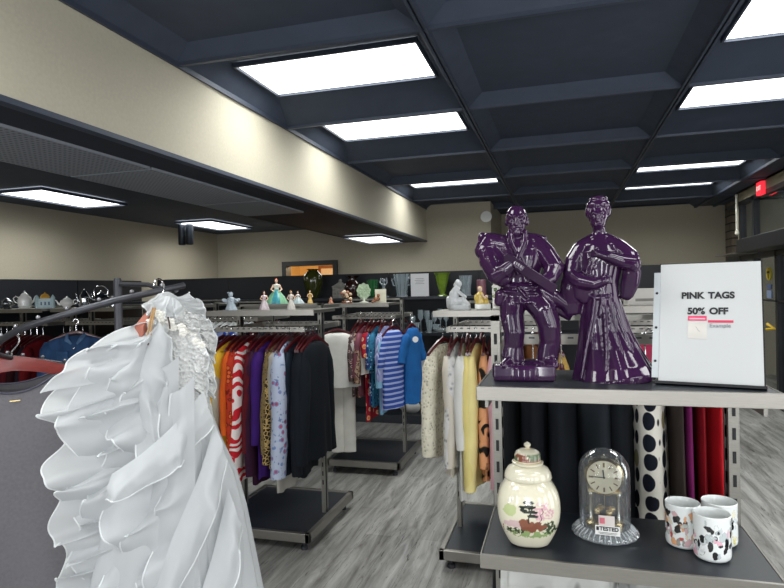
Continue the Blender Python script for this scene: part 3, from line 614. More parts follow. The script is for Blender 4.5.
# swordsman
m=PX(1/394,522,384)
t=thing('swordsman_statue','shiny purple glazed swordsman statue in kimono drawing a sword on square base','statue',(-.095,1.50,1.3725),camface(-.095,1.50)); t.scale=(.94,.94,.945)
m.rings([(524,384,31,24,0),(524,382,33,25,0),(524,372,33,25,0),(523,368,30,23,0),(523,367.5,10,10,0)],n=40)
# square the plinth
mb=Vector
m.box(m.p(524,376.2),(60/394,46/394,15/394))
m.e((536,369,-2),(20,5,14)); m.e((512,369,4),(14,4,12))
m.chain([(514,300,0,14.5),(513,318,5,12.5),(515,334,7,11),(514,350,4,10),(513,363,3,11.5)])
m.chain([(534,300,0,14),(545,314,5,13),(550,328,6,12),(551,345,2,11),(548,363,0,11.5)])
m.chain([(512,364,5,7),(507,367,14,5.5),(504,368,20,4)]); m.chain([(549,364,4,7),(553,367,12,5.5),(555,368,17,4)])
m.rings([(523,306,26,17,0),(522,298,22,16,0),(522,290,18,13,0),(522,280,19,13,0),(522,268,23,14,1),(522,258,26,15,1),(521,250,27,13.5,1),(521,244,25,11.5,0),(520,239,19,9.5,0),(520,235,12,8,0),(520,231,8,7,0)],n=40,fold=.02,k=11)
m.rings([(522,297,21.5,17,0),(522,291,20.5,16,0),(522,286,20.5,15,0)],n=32)   # sash
for a,b in (((506,293,17),(538,296,14)),((508,288,16),(538,290,13)),((520,290,18),(528,300,17))): m.c(a,b,1.6,1.6,8)
m.c((520,236,0),(520,228,1),7.5,7,14)
# head
m.e((519.5,218,1),(11.3,13.5,12)); m.e((519.5,226,4),(9,11.5,8.5)); m.c((519.5,236,7),(519.5,233,8),4.5,5.5,12)
m.chain([(519.3,217,13,1.4),(519.3,223,15,1.9),(519.3,225.5,15.5,2.3)]); m.c((513,216.5,11.5),(518,217.5,13),1.6,1.4,8); m.c((526,216.5,11.5),(521,217.5,13),1.6,1.4,8)
m.c((515.5,230,12.5),(523.5,230,12.5),1.3,1.3,8); m.e((509.5,222,0),(2,4.2,2.5)); m.e((530.5,222,0),(2,4.2,2.5)); m.e((514,223,10.5),(2.6,2.2,2)); m.e((525,223,10.5),(2.6,2.2,2))
m.e((519.5,207,-7),(4,3.5,4))
# raised elbow arm at the left, big sleeve
m.chain([(504,246,0,12),(491,243,3,11.5),(486,250,6,10.5)]); m.chain([(487,243,3,9),(492,262,10,11.5),(499,276,15,11)]); m.chain([(499,276,15,11),(507,272,20,9),(514,266,22,7)])
m.c((484,236,2),(489,247,3),5,8); m.chain([(503,284,14,5),(507,281,18,6)]); m.chain([(497,250,9,5),(504,262,14,4),(510,270,19,3)])
for i in range(4): m.chain([(515+i*2.2,262+i*1.8,23,2.2),(519+i*2.2,263.5+i*1.8,27,2.0),(517+i*2,268+i*1.6,29,1.8)],8)
m.chain([(513,262,22,2.2),(516,259,26,2)],8)
# other arm
m.chain([(538,246,0,11.5),(548,256,4,10.5),(556,270,8,10)]); m.chain([(556,270,8,10),(552,280,14,8),(545,284,20,6)]); 
for i in range(4): m.chain([(546-i*2.4,281-i*1.5,21,2.1),(543-i*2.4,285-i*1.5,25,2),(545-i*2.2,289-i*1.4,24,1.8)],8)
m.chain([(541,281,19,2.2),(538,279,22,2)],8)
# pointed shoulder wing
m.chain([(528,238,2,5),(538,239,3,4.5),(548,240,3,2.2)]); m.chain([(532,244,4,6),(543,246,3,5),(547,243,3,2.5)])
# coat tail at the right
m.chain([(543,292,2,8),(555,300,2,8),(566,308,0,6),(571,318,-2,4)]); m.chain([(548,300,0,6),(560,314,-3,5),(570,322,-4,3)])
m.chain([(502,296,10,6),(500,304,9,5)])
# cloth ridges
for pts in ([(512,233,11,2.6),(514,244,15,2.6),(522,262,18.5,2.4),(531,282,17,2)],[(528,233,11,2.6),(527,244,15,2.6),(519,262,19,2.4),(511,282,17,2)],[(508,246,12,1.8),(512,260,15,1.8),(520,276,16,1.4)],[(535,246,12,1.8),(533,262,15,1.8),(528,276,16,1.4)],
 [(508,305,12,1.8),(506,325,16,1.8),(508,345,14,1.5),(505,360,12,1.5)],[(517,306,13,1.8),(520,325,15,1.6),(518,345,14,1.5),(519,360,12,1.5)],[(536,306,12,1.8),(546,322,16,1.8),(550,340,13,1.6),(546,360,10,1.5)],[(542,304,9,1.6),(555,322,12,1.6),(557,345,10,1.5),(555,360,9,1.5)],
 [(484,246,8,1.8),(489,262,17,1.8),(496,272,23,1.6)],[(492,244,12,1.6),(499,258,18,1.6),(505,268,22,1.5)],[(548,250,10,1.6),(556,262,16,1.6),(560,270,14,1.4)]): m.chain([(a,b,c-2.2,d) for a,b,c,d in pts],8)
remesh(m.build('body',GLAZE,t),.0020,4)
m=PX(1/394,522,384)
pl=[(509,260,24),(513,257,24),(556,286,22),(554,296,20),(549,293,20)]
g=G(); P=[m.p(*q) for q in ((506,258,30),(511,255,30),(558,289,29),(554,297,25),(506,264,26))]
q2=[p+Vector((0,5/394,0)) for p in P]; g.add([tuple(p) for p in P+q2],[(0,1,2,3,4),(9,8,7,6,5)]+[(i,(i+1)%5,5+(i+1)%5,5+i) for i in range(5)]); g.build('scabbard',GLAZE,t,bevel=.0012)
# kimono lady
m=PX(1/415,612,383)
t=thing('kimono_lady_statue','shiny purple glazed lady statue in flowing kimono with hair bun','statue',(.117,1.51,1.3725),camface(.117,1.51)); t.scale=(.985,.985,.985)
m.rings([(613,386,38,24,4,4,.03),(613,381,39,24,4,6,.05),(612,370,35,21,2,3,.06),(609,352,29,18,0,1,.06),(606,334,24,15,0,0,.06),(604,314,20,13,0,0,.05),(603,298,17,12,0,0,.03),(602,284,18,13,0),(602,268,22,14,0),(602,254,24,14,0),(602,246,20,12,0),(602,240,12,9,0),(602,234,6.5,6.5,0),(602,226,6,6,1)],n=60,k=8)
m.e((601.3,217,1),(9.6,11.5,10)); m.e((601.3,222,4),(7.8,10,7.4)); m.e((601.5,206,-1),(12,6.5,10)); m.e((602,200,-1),(9.5,4.5,8)); m.e((593,212,-1),(4.5,7,7)); m.e((610,212,-1),(4.5,7,7)); m.e((601,211,-6),(11,10,8))
m.chain([(601.3,216,11.5,1.1),(601.3,221,13,1.5),(601.3,222.5,13.2,1.8)]); m.c((596.5,214.5,10),(600,215,11.4),1.2,1,8); m.c((606,214.5,10),(602.6,215,11.4),1.2,1,8); m.c((598.8,226.5,11),(603.8,226.5,11),1.2,1.2,8)
m.e((597.5,218,9.8),(2,1.6,1.4)); m.e((605,218,9.8),(2,1.6,1.4))
# shoulders and sleeves
m.chain([(596,242,0,8),(584,250,1,9),(577,262,3,9.5),(574,276,6,9)]); m.chain([(608,242,0,8),(620,250,1,9),(630,260,3,9.5),(633,268,8,8)])
m.chain([(574,276,6,9),(584,283,13,8),(597,286,18,6.5),(606,283,20,5)]); m.chain([(633,266,8,8),(622,264,15,7),(610,259,19,5.5),(601,256,20,4)])
m.rings([(574,318,3,3,2),(573,316,10,5,2),(573,306,12,7,3),(573,290,11,8,4),(574,276,9,8,5),(576,262,7,7,3)],n=28)
m.rings([(627,303,2,2,2),(627,300,6,4,2),(630,288,9,6,3),(632,276,9,7,5),(632,264,7,7,5)],n=28)
m.rings([(587,305,3,3,8),(586,300,9,4,9),(586,288,10,6,11),(588,280,8,6,11)],n=24)
for i in range(4): m.chain([(605+i*.6,280+i*2,21,1.7),(609+i*.6,278.5+i*2,22.5,1.5),(612+i*.5,279+i*2,21,1.3)],8); m.chain([(602,254+i*1.8,20,1.6),(598,252.5+i*1.8,21.5,1.4),(595,253+i*1.8,20,1.2)],8)
m.chain([(605,281,20,1.8),(607,276,22,1.5)],8); m.chain([(602,255,20,1.6),(600,250,21,1.4)],8)
for pts in ([(596,238,8,1.8),(603,252,13,1.8),(610,264,15,1.6)],[(608,238,8,1.8),(600,252,14,1.8),(592,266,15,1.8),(588,278,14,1.5)],[(611,242,8,1.4),(604,256,15,1.4),(597,270,15,1.4)],[(614,246,9,1.3),(608,258,15,1.3)],
 [(598,290,13,1.6),(594,320,16,1.8),(588,350,19,1.8),(583,380,22,1.6)],[(604,292,13,1.6),(606,320,16,1.8),(607,350,20,1.8),(606,380,24,1.6)],[(612,296,10,1.6),(620,325,13,1.8),(630,352,14,1.8),(641,376,14,1.6)],[(614,300,6,1.6),(625,330,7,1.6),(637,352,6,1.6),(648,372,5,1.5)],[(608,296,12,1.3),(613,325,16,1.4),(620,352,18,1.4),(627,378,20,1.3)],
 [(570,266,9,1.6),(566,285,8,1.6),(564,305,6,1.5)],[(579,262,11,1.5),(577,280,13,1.5),(578,300,10,1.4)],[(584,250,9,1.6),(576,262,11,1.6)],[(622,250,9,1.5),(633,262,11,1.5),(637,270,9,1.4)],[(636,272,9,1.4),(635,284,8,1.4),(630,296,6,1.3)],[(590,296,14,2),(598,300,14,2),(610,298,13,2)],[(604,300,14,1.5),(601,318,15,1.5)]): m.chain([(a,b,c-2.2,d) for a,b,c,d in pts],8)
remesh(m.build('body',GLAZE,t),.0020,4)
# ------------------------------------------------------------------ paper sign
def facer(P0,P1,P2):   # frame with x along P0-P1 and up towards P2
    x=(P1-P0).normalized(); z0=(P2-P0); y=x.cross(z0).normalized()*-1; y=z0.cross(x).normalized(); z=x.cross(y); return x,y,z
BL=Vector((.209,1.452,1.376)); BR=Vector((.409,1.400,1.376))
xa=(BR-BL).normalized(); nrm=Vector((xa.y,-xa.x,0)); up=(Vector((0,0,1))*cos(.36)-nrm*sin(.36)).normalized(); nn=xa.cross(up).normalized()  # nn points to the viewer
Rm=Matrix((xa,-nn,up)).transposed().to_4x4()
t=thing('paper_sign','white PINK TAGS 50% OFF sheet in a punched clear sleeve beside the lady statue','sign'); t.matrix_world=Matrix.Translation(BL)@Rm
Wd=(BR-BL).length; Ht=.291
g=G(); g.box((Wd/2,.012,Ht/2+.001),(Wd+.004,.006,Ht+.004)); g.build('backing_board',M('#1b1c20',.5,name='black binder board'),t,smooth=0)
g=G(); g.box((Wd/2,.002,Ht/2),(Wd-.002,.0008,Ht-.004)); g.build('paper',M('#bec0c0',.5,0,.02,4,name='paper in sleeve',coat=.15),t,smooth=0)
g=G(); g.box((-.006,.0,Ht/2-.006),(.014,.001,Ht-.035)); st=g.build('punched_strip',M('#b9bfc2',.3,0,.05,10,name='clear sleeve strip'),t,smooth=0)
for z in (.05,.13,.215):
    g=G(); g.lathe([(.003,0),(.003,.0016)],12,mat=Matrix.Translation((-.006,.0002,z))@Matrix.Rotation(PI/2,4,'X')); g.build('punched_hole',BLACK,st)
g=G(); g.bb(-.004,Wd+.004,-.008,.03,-.003,.003); g.build('stand_foot',BLACK,t,smooth=0)
INK=M('#202024',.6,0,.02,5,name='black ink')
text_mesh('lettering_line','PINK  TAGS',.0212,INK,t,(Wd*.485,.0008,Ht*.715),(PI/2,0,0),bold=.0009,space=.75); text_mesh('lettering_line','50%  OFF',.0212,INK,t,(Wd*.485,.0008,Ht*.585),(PI/2,0,0),bold=.0009,space=.75)
g=G(); g.box((Wd*.385,.001,Ht*.528),(.038,.0008,.011)); pk=g.build('pink_tag',M('#d83a66',.5,name='pink print'),t,smooth=0)
g=G(); g.box((Wd*.385,.0003,Ht*.524),(.032,.0006,.0035)); g.build('tag_caption',M('#e6a8b8',.5,name='light pink print'),pk,smooth=0)
g=G(); g.box((Wd*.385,.001,Ht*.43),(.038,.0005,.040)); pk=g.build('tag_sample',M('#c9c5bf',.6,name='off white tag'),t,smooth=0)
g=G(); g.tube([(Wd*.37,.0005,Ht*.46),(Wd*.38,.0005,Ht*.45),(Wd*.39,.0005,Ht*.435),(Wd*.41,.0005,Ht*.42)],.0005,5); g.build('scribble',M('#8b8a90',.6,name='pencil'),pk)
g=G(); g.box((Wd*.61,.001,Ht*.503),(.050,.0008,.0055)); g.build('pink_bar',M('#c93458',.5,name='rose print'),t,smooth=0)
text_mesh('handwriting','Example',.0125,M('#8f8f96',.6,name='pencil script'),t,(Wd*.605,.0008,Ht*.468),(PI/2,0,0))
# ------------------------------------------------------------------ ginger jar
def sst(e0,e1,x): t=max(0,min(1,(x-e0)/(e1-e0))); return t*t*(3-2*t)
t=thing('ginger_jar','cream porcelain ginger jar painted with pine, house and pink blossom','jar',(-.083,1.448,.985),camface(-.083,1.448)+.02)
prof=[(.03,0),(.040,.001),(.047,.006)]+[(.047+.027*sin(min(1,k/11)*PI/2)**.9 if k<12 else .074*(1-((k-11)/9)**2.6*.33),.006+.150*k/20) for k in range(1,21)]
prof+=[(.046,.1575),(.046,.158)]
g=G(); g.lathe(prof,120,sy=.80,se=2.7)
def jarcol(c):
    x,y,z=c.x/.074,c.y,c.z/.158; base=hexf('#d6d1bb')
    if y>0: return base
    n=noise.noise(Vector((c.x*90,c.z*90,1))); n2=noise.noise(Vector((c.x*220,c.z*220,5)))
    def blob(cx,cz,rx,rz,th=.0): return ((x-cx)/rx)**2+((z-cz)/rz)**2+n*.9+n2*.5<1+th
    if blob(-.60,.60,.20,.09): base=mixc(base,hexf('#9fb46a'),.6)
    if blob(.42,.60,.30,.13) and n2>-.1: base=mixc(base,hexf('#c98fa6'),.75)
    if blob(-.45,.40,.33,.06): base=mixc(base,hexf('#c3a0a8'),.7)
    if blob(0,.26,.72,.06) and n>-.2: base=hexf('#8ba26a')
    if blob(-.45,.30,.30,.05) and n2>-.15: base=hexf('#39402c')
    if blob(.60,.36,.22,.11) and n2>-.2: base=hexf('#3b4a34')
    if blob(.10,.38,.36,.085): base=hexf('#7c4733')
    if blob(-.10,.43,.22,.06): base=hexf('#83503a')
    if abs(x-.0+.04*sin(z*30))<.022 and .42<z<.72: base=hexf('#2a2522')
    for cz,rx,cx in ((.73,.18,0),(.67,.24,-.04),(.60,.22,.05),(.54,.16,.10),(.62,.14,-.16)):
        if ((x-cx)/rx)**2+((z-cz)/.026)**2+n*.9<1: base=hexf('#1f2a24')
    if abs((x-.35)-(z-.5)*.5+.03*sin(z*60))<.014 and .44<z<.66: base=hexf('#6b3c4a')
    if abs(x+.80)<.015 and .24<z<.36 and n2>-.1: base=hexf('#9a3a34')
    return base
JM=vcol_mat('painted cream porcelain',.12,.6)
o=g.build('jar_body',JM,t); 
mo=o.modifiers.new('s','SUBSURF'); mo.levels=2; mo.subdivision_type='SIMPLE'; mo.render_levels=2; bpy.context.view_layer.update(); bake(o); o.data.materials.clear(); o.data.materials.append(JM); paint(o,jarcol)
CREAM=M('#d6d1bb',.12,0,.02,8,coat=.6,name='cream porcelain')
g=G(); g.lathe([(.055,.157),(.056,.160),(.0535,.172),(.046,.183),(.034,.189),(.033,.192)],48,sy=.85); g.build('jar_shoulder',CREAM,t)
g=G(); g.lathe([(.034,.190),(.0365,.192),(.037,.196),(.033,.198),(.031,.201),(.031,.212),(.027,.220),(.018,.225),(.007,.227),(.005,.230),(.008,.234),(.008,.238),(.003,.242),(.001,.243)],48); lid=g.build('jar_lid',JM,t)
mo=lid.modifiers.new('s','SUBSURF'); mo.levels=1; mo.subdivision_type='SIMPLE'; bpy.context.view_layer.update(); bake(lid); lid.data.materials.clear(); lid.data.materials.append(JM)
def lidcol(c):
    base=hexf('#d6d1bb'); n=noise.noise(Vector((c.x*55,c.y*55,c.z*50)))
    if .200<c.z<.2165 and n>-.12: return hexf('#7c4a38')
    if .200<c.z<.2165 and n<-.2: return hexf('#5e7050')
    if .2275<c.z<.23 or .1975<c.z<.1985: return hexf('#b99a58')
    return base
paint(lid,lidcol)
# ------------------------------------------------------------------ anniversary clock
t=thing('dome_clock','gold anniversary clock under a glass dome with a TESTED tag','clock',(.096,1.55,.985),camface(.096,1.55))
GL=glassy('clear glass','#f0f4f8',.03,dens=.22,haze=.05); GL2=glassy('thick pressed glass','#dfe6ea',.08,dens=.4,haze=.22)
prof=[(.05,.002),(.076,.0),(.078,.004),(.074,.010),(.062,.018),(.058,.022)]
g=G(); rings=[]
for r,z in prof: rings.append([(r*(1+.035*(abs(sin(9*2*PI*j/144)))*(1 if z<.015 else .5))*cos(2*PI*j/144),r*(1+.035*abs(sin(9*2*PI*j/144)))*sin(2*PI*j/144),z) for j in range(144)])
g.loft(rings); g.build('glass_base',GL2,t)
g=G()
for j in range(36): a=2*PI*j/36; g.tube([(.060*cos(a),.060*sin(a),.021),(.070*cos(a),.070*sin(a),.014),(.078*cos(a),.078*sin(a),.004)],.0016,6)
g.build('fluting',glassy('bright glass ribs','#eef2f4',.08,dens=.5,haze=.35),t)
g=G(); pr=[(.0605,.022)]+[(.0605,.022+.01*k) for k in range(1,14)]+[(.0605*cos(a*PI/2/12),.152+.058*sin(a*PI/2/12)) for a in range(1,12)]+[(.001,.210)]
g.lathe(pr,48,cap=False); g.build('glass_dome',GL,t)
SIL=M('#d5d2c6',.15,.9,.03,10,name='polished pillars')
g=G(); g.lathe([(.045,.022),(.045,.028),(.040,.032)],36); g.build('movement_base',GOLD,t)
for sx in(-1,1):
    g=G(); g.lathe([(.005,.030),(.006,.034),(.0035,.04),(.0035,.088),(.006,.094),(.004,.10)],14,c=(sx*.033,0,0)); g.build('pillar',SIL,t)
g=G(); g.box((0,0,.104),(.078,.02,.006)); g.lathe([(.045,-.012),(.047,-.008),(.047,.004),(.041,.010)],40,mat=Matrix.Translation((0,0,.140))@Matrix.Rotation(PI/2,4,'X')); g.build('clock_case',GOLD,t)
g=G(); g.lathe([(.001,.0105),(.0405,.0105)],48,mat=Matrix.Translation((0,-.001,.140))@Matrix.Rotation(PI/2,4,'X')); dial=g.build('dial',M('#e9dfc0',.5,0,.04,20,name='champagne dial'),t)
g=G()
for k in range(12):
    a=k*PI/6; R=Matrix.Translation((0,-.0125,.140))@Matrix.Rotation(a,4,'Y'); g.box((0,0,.0305),(.003 if k%3 else .0042,.0006,.011),0,R)
g.build('hour_marks',M('#6d5836',.4,.3,name='bronze numerals'),dial,smooth=0)
for nm,ang,L,wd in (('minute_hand',-PI/2+.02,.034,.0022),('hour_hand',-.12,.022,.0032)):
    g=G(); R=Matrix.Translation((0,-.0138,.140))@Matrix.Rotation(ang,4,'Y'); g.box((0,0,L/2-.003),(wd,.0006,L),0,R); g.build(nm,M('#1c1a18',.3,name='black hand'),dial,smooth=0)
for k,x in enumerate((-.03,0,.03)):
    g=G(); z=.187 if k==1 else .180; g.tube([(x-.006,-.004,z-.006),(x-.003,-.004,z+.004),(x,-.004,z-.001),(x+.003,-.004,z+.004),(x+.006,-.004,z-.006)],.0012,6); g.ell((x,-.004,z+.007),(.0025,)*3,0,10); g.build('finial',SIL,t)
g=G(); g.tube([(0,0,.10),(0,0,.06)],.0012,6); g.box((0,0,.062),(.036,.004,.003)); pd=g.build('pendulum',GOLD,t)
for k in range(4): a=k*PI/2+.5; g=G(); g.ell((.020*cos(a),.020*sin(a),.055),(.0085,)*3,0,16); g.build('pendulum_ball',GOLD,pd)
TAGW=M('#e2e2df',.5,0,.02,5,name='white tag')
g=G(); g.box((.004,-.068,.053),(.036,.001,.026)); tg=g.build('price_tag',M('#cfc6c2',.5,name='grey pink tag'),t,smooth=0)
g=G(); g.box((-.006,-.0688,.054),(.012,.0006,.014)); g.build('red_stamp',M('#c96a78',.5,name='pale red stamp'),tg,smooth=0)
g=G(); g.box((.006,-.071,.032),(.056,.001,.022)); tg=g.build('tested_tag',TAGW,t,smooth=0)
text_mesh('lettering','TESTED',.0125,INK,tg,(.009,-.0718,.036),(PI/2,0,0),bold=.0005); g=G(); g.box((-.0165,-.0718,.036),(.006,.0006,.009)); g.box((.006,-.0718,.027),(.042,.0005,.0009)); g.box((.006,-.0718,.024),(.036,.0005,.0009)); g.build('print_mark',INK,tg,smooth=0)
# ------------------------------------------------------------------ cups
def cup(label,x,y,seed,pal,rz=0):
    t=thing('cup',label,'cup',(x,y,.985),camface(x,y)+rz,group='white patterned cups')
    g=G(); g.lathe([(.030,.0),(.034,.0015),(.0375,.006)]+[(.0385,.012+.0054*k) for k in range(17)]+[(.0375,.1),(.0362,.098),(.0355,.02),(.030,.008),(.001,.0075)],96,cap=True)
    o=g.build('cup_body',CUPM,t); mo=o.modifiers.new('s','SUBSURF'); mo.levels=2; mo.subdivision_type='SIMPLE'; bpy.context.view_layer.update(); bake(o); o.data.materials.clear(); o.data.materials.append(CUPM)
    rnd=random.Random(seed); bl=[(rnd.uniform(-PI,0),rnd.uniform(.012,.085),rnd.uniform(.05,.24),rnd.uniform(.003,.011),rnd.choice(pal),rnd.uniform(-.8,.8)) for _ in range(46)]
    def col(c):
        base=hexf('#dfe3e2')
        if math.hypot(c.x,c.y)<.0378 or c.z>.093 or c.z<.006: return base
        a=math.atan2(c.y,c.x); n=noise.noise(Vector((a*5,c.z*150,seed))); 
        for (ca,cz,ra,rz_,cc,sk) in bl:
            da=(a-ca); dz=c.z-cz-sk*da*.02; q=(da/ra)**2+(dz/rz_)**2+n*1.1
            if q<1: base=mixc(base,hexf(cc),.9)
            elif q<1.18 and cc!='#141416': base=mixc(base,hexf('#55504a'),.5)
        return base
    paint(o,col); return t
CUPM=vcol_mat('printed white porcelain',.12,.5)
cup('white cup with grey disc and black brush marks, frontmost of three',.317,1.462,7,['#141416','#141416','#e2a9bb','#a9b3b6','#b8c2c4','#1b1b20','#c8cfd0','#dfe3e2'],.0)
cup('left white cup crowded with red, tan and black shapes',.268,1.520,12,['#b8453e','#bfa184','#d8c9b0','#1b1a1c','#8f8f88','#c9a0a4','#d99a6a','#b9c0b8'],.2)
cup('rear white cup with yellow and blue patches, partly hidden',.352,1.548,23,['#d9cf7a','#9fb3c4','#17181c','#d8a0b0','#c9d2d4','#e0dcc0'],.1)
# ------------------------------------------------------------------ spiral waterfall rack
SPC=Vector((-1.261,1.46,0)); FRT=Vector((.653,-.757,0)); RGT=Vector((.757,.653,0))
t=thing('spiral_display_rack','dark grey spiral garment rack holding the white gown and grey dress','clothing rack',tuple(SPC))
g=G(); g.lathe([(.0,0),(.28,0),(.28,.012),(.03,.02),(.0115,.03),(.0115,1.645),(.009,1.652),(.001,1.654)],24); g.build('post',DARKSTEEL,t)
def spz(a): 
    K=[(-33,1.625),(-23,1.615),(0,1.590),(45,1.525),(90,1.447),(135,1.40),(180,1.335),(230,1.25),(300,1.10)]
    for (a0,z0),(a1,z1) in zip(K,K[1:]):
        if a<=a1: return z0+(z1-z0)*(a-a0)/(a1-a0)
    return 1.1
def spp(a,dz=0,r=.305): th=math.radians(a); v=FRT*cos(th)*r-RGT*sin(th)*r; return (v.x,v.y,spz(a)+dz)
g=G(); g.tube([spp(a) for a in range(-32,204,4)],0.0085,12,flat=.8); arm=g.build('spiral_arm',DARKSTEEL,t)
for a in range(-20,200,14):
    g=G(); q=spp(a,.013); g.tube([spp(a),q],.002,6); g.ell(q,(.0055,)*3,0,10); g.build('ball_stop',M('#8c8c90',.3,.8,name='steel ball'),arm)
for k,(a,z) in enumerate(((-28,1.60),(195,1.31))):
    e=Vector(spp(a,-.008,.30)); g=G(); g.tube([(0,0,z+.035),(e.x*.35-e.y*.12,e.y*.35+e.x*.12,z+.03),(e.x*.75-e.y*.1,e.y*.75+e.x*.1,z+.005),tuple(e)],.007,8); g.build('support_arm',DARKSTEEL,t)
# grey dress
def graydress():
    L=Vector((-1.545,1.352,1.455)); rz=camface(L.x,L.y)+.05
    o_=[]; n=48; rings=[]
    for k in range(22):
        t=k/21; hw=(.155+.05*sst(0,.12,t)+.11*sst(.1,.8,t)); hd=.035+.05*t; ring=[]
        for j in range(n):
            a=2*PI*j/n; q=1+.05*t*sin(a*7+1)+.03*t*sin(a*12); x=hw*q*cos(a); y=hd*sin(a)*(1+.25*t*sin(a*9))
            ztop=-.085-.025*(1-min(1,(abs(x)/.105)**2)) if abs(x)<.105 else -.085-(abs(x)-.105)*.38
            if y<0: ztop-=.020*max(0,1-(abs(x)/.11)**2)
            ring.append((x,y,ztop*(1-t)+(-1.15)*t if k else ztop))
        rings.append(ring)
    g=G(); g.loft(rings,cap=False); o=g.build('long_dress',M('#727074',.85,0,.08,120,bump=.15,spec=.2,name='grey knit'),loc=L,rz=rz,smooth=80)
    tag(o,'sleeveless charcoal grey knit dress on a red hanger at left edge','dress')
    g=G(); g.tube([(p[0]*1.003,p[1]*1.02,p[2]+.001) for p in rings[0]],.003,8,closed=True); g.build('neckline_trim',M('#4a4a58',.8,name='grey trim'),o)
    g=G(); g.box((.003,-.040,-.150),(.026,.003,.0035)); g.build('metal_bar',GOLD,o)
    h=thing('clothes_hanger','large reddish brown wooden hanger at the left edge on the spiral arm','clothes hanger',tuple(L),rz,'wooden hangers on the spiral rack')
    g=G(); R=[]
    for i in range(21):
        u=-1+i/10; zz=-.046-.058*abs(u)**1.5+.0; hh=.021*(1-.25*abs(u)); R.append([(u*.195,-.008,zz-hh),(u*.195,.008,zz-hh),(u*.195,.009,zz),(u*.195,.006,zz+hh),(u*.195,-.006,zz+hh),(u*.195,-.009,zz)])
    g.loft(R); g.build('hanger_body',M('#7a2822',.35,0,.15,30,coat=.3,stretch=(1,4,4),name='red brown wood'),h)
    g=G(); g.tube([(0,0,-.03),(0,0,-.012),(.012,0,.004)]+[(.0+.020*cos(a),0,.022+.020*sin(a)) for a in [-.6+PI*1.15*i/8 for i in range(9)]],.0024,8); g.build('hook',CHROME,h)
graydress()
# ------------------------------------------------------------------ wedding gown
def organza():
    m,nt,b=newmat('white organza'); out=nt.nodes['Material Output']
    b.inputs['Base Color'].default_value=(.68,.70,.71,1); b.inputs['Roughness'].default_value=.55
    tl=nt.nodes.new('ShaderNodeBsdfTranslucent'); tl.inputs[0].default_value=(.68,.70,.72,1); tr=nt.nodes.new('ShaderNodeBsdfTransparent')
    m1=nd(nt,'ShaderNodeMixShader'); m1.inputs[0].default_value=.42; nt.links.new(b.outputs[0],m1.inputs[1]); nt.links.new(tl.outputs[0],m1.inputs[2])
    m2=nd(nt,'ShaderNodeMixShader'); m2.inputs[0].default_value=.12; nt.links.new(m1.outputs[0],m2.inputs[1]); nt.links.new(tr.outputs[0],m2.inputs[2]); nt.links.new(m2.outputs[0],out.inputs[0]); return m
ORG=organza(); SATIN=M('#d3d6d7',.5,0,.04,10,bump=.05,name='white satin',sheen=.3); LACE=pat('lace','#cfd0ce','#c2c4c4',None,110,.6)
GS=1/415; gp=(-.926,1.213); t=thing('wedding_gown','white ruffled organza wedding gown with lace bodice hanging at front left','gown',(gp[0],gp[1],1.607),camface(*gp)); t.scale=(.95,.95,.95)
m=PX(GS,160,292); 
m.rings([(166,352,24,10,0),(169,372,28,12,0),(171,395,31,14,0),(171,420,36,17,0,0,.03),(170,450,46,20,0,0,.04),(171,490,60,25,0,0,.05),(170,530,70,30,0,0,.05),(168,575,78,34,0,0,.06),(166,640,90,42,0,0,.06),(164,740,105,52,0,0,.07),(163,860,116,60,0,0,.08)],n=96,k=11)
m.build('skirt',ORG,t,smooth=80)
m=PX(GS,160,292)
m.rings([(166,303,9,6,0),(168,308,17,9,0),(171,318,21,11,0),(175,332,25,13,1),(178,350,27,14,2),(177,372,27,15,1),(176,395,29,17,0),(176,418,33,20,0),(175,436,36,23,0)],n=60,fold=.02,k=7)
m.build('lace_bodice',LACE,t,smooth=80)
def ruffle(A,B,amp,waves,seed,parent=None,name='ruffle',edge=.8,nu=72,nv=12,curl=1.0,mat=None,bulge=4):
    P=PX(GS,160,292)
    def ip(L,u):
        k=u*(len(L)-1); i=min(int(k),len(L)-2); f=k-i
        p0=Vector(L[max(i-1,0)]);p1=Vector(L[i]);p2=Vector(L[i+1]);p3=Vector(L[min(i+2,len(L)-1)])
        return .5*((2*p1)+(-p0+p2)*f+(2*p0-5*p1+4*p2-p3)*f*f+(-p0+3*p1-3*p2+p3)*f**3)
    grid=[]
    for a in range(nu+1):
        u=a/nu; pa=ip(A,u); pb=ip(B,u); dd=(pb-pa); L=dd.length; dn=dd.normalized(); tg=(ip(B,min(1,u+.02))-ip(B,max(0,u-.02))).normalized(); row=[]
        ph=2*PI*waves*(u+.06*sin(u*9+seed))+seed
        for b in range(nv+1):
            v=b/nv; e=v**1.6
            w_=amp*e*(sin(ph)+.35*sin(ph*2.3+seed*2))+.55*sin(PI*v)**.7*sin(2*PI*waves*2.3*u+3*v+seed); s_=amp*.75*e*cos(ph*1.0+.6)
            p=pa+dd*v+Vector((0,0,1))*(w_+bulge*sin(PI*v*.9))+tg*s_*curl+dn*(amp*.22*e*sin(ph*1.7+seed))
            p+=Vector((noisew(u*6,v*3,seed),noisew(u*6,v*3,seed+2),noisew(u*5,v*4,seed+5)))*3.2*v
            row.append(tuple(P.p(p.x,p.y,p.z)))
        grid.append(row)
    g=G(); vs=[q for r_ in grid for q in r_]; fs=[(a*(nv+1)+b,a*(nv+1)+b+1,(a+1)*(nv+1)+b+1,(a+1)*(nv+1)+b) for a in range(nu) for b in range(nv)]
    g.add(vs,fs); o=g.build(name,mat or ORG,parent or t,smooth=180)
    if edge:
        g=G(); g.tube([r_[-1] for r_ in grid],edge*GS,6); g.build('rolled_hem',SATIN,o)
    return o
rf=random.Random(4)
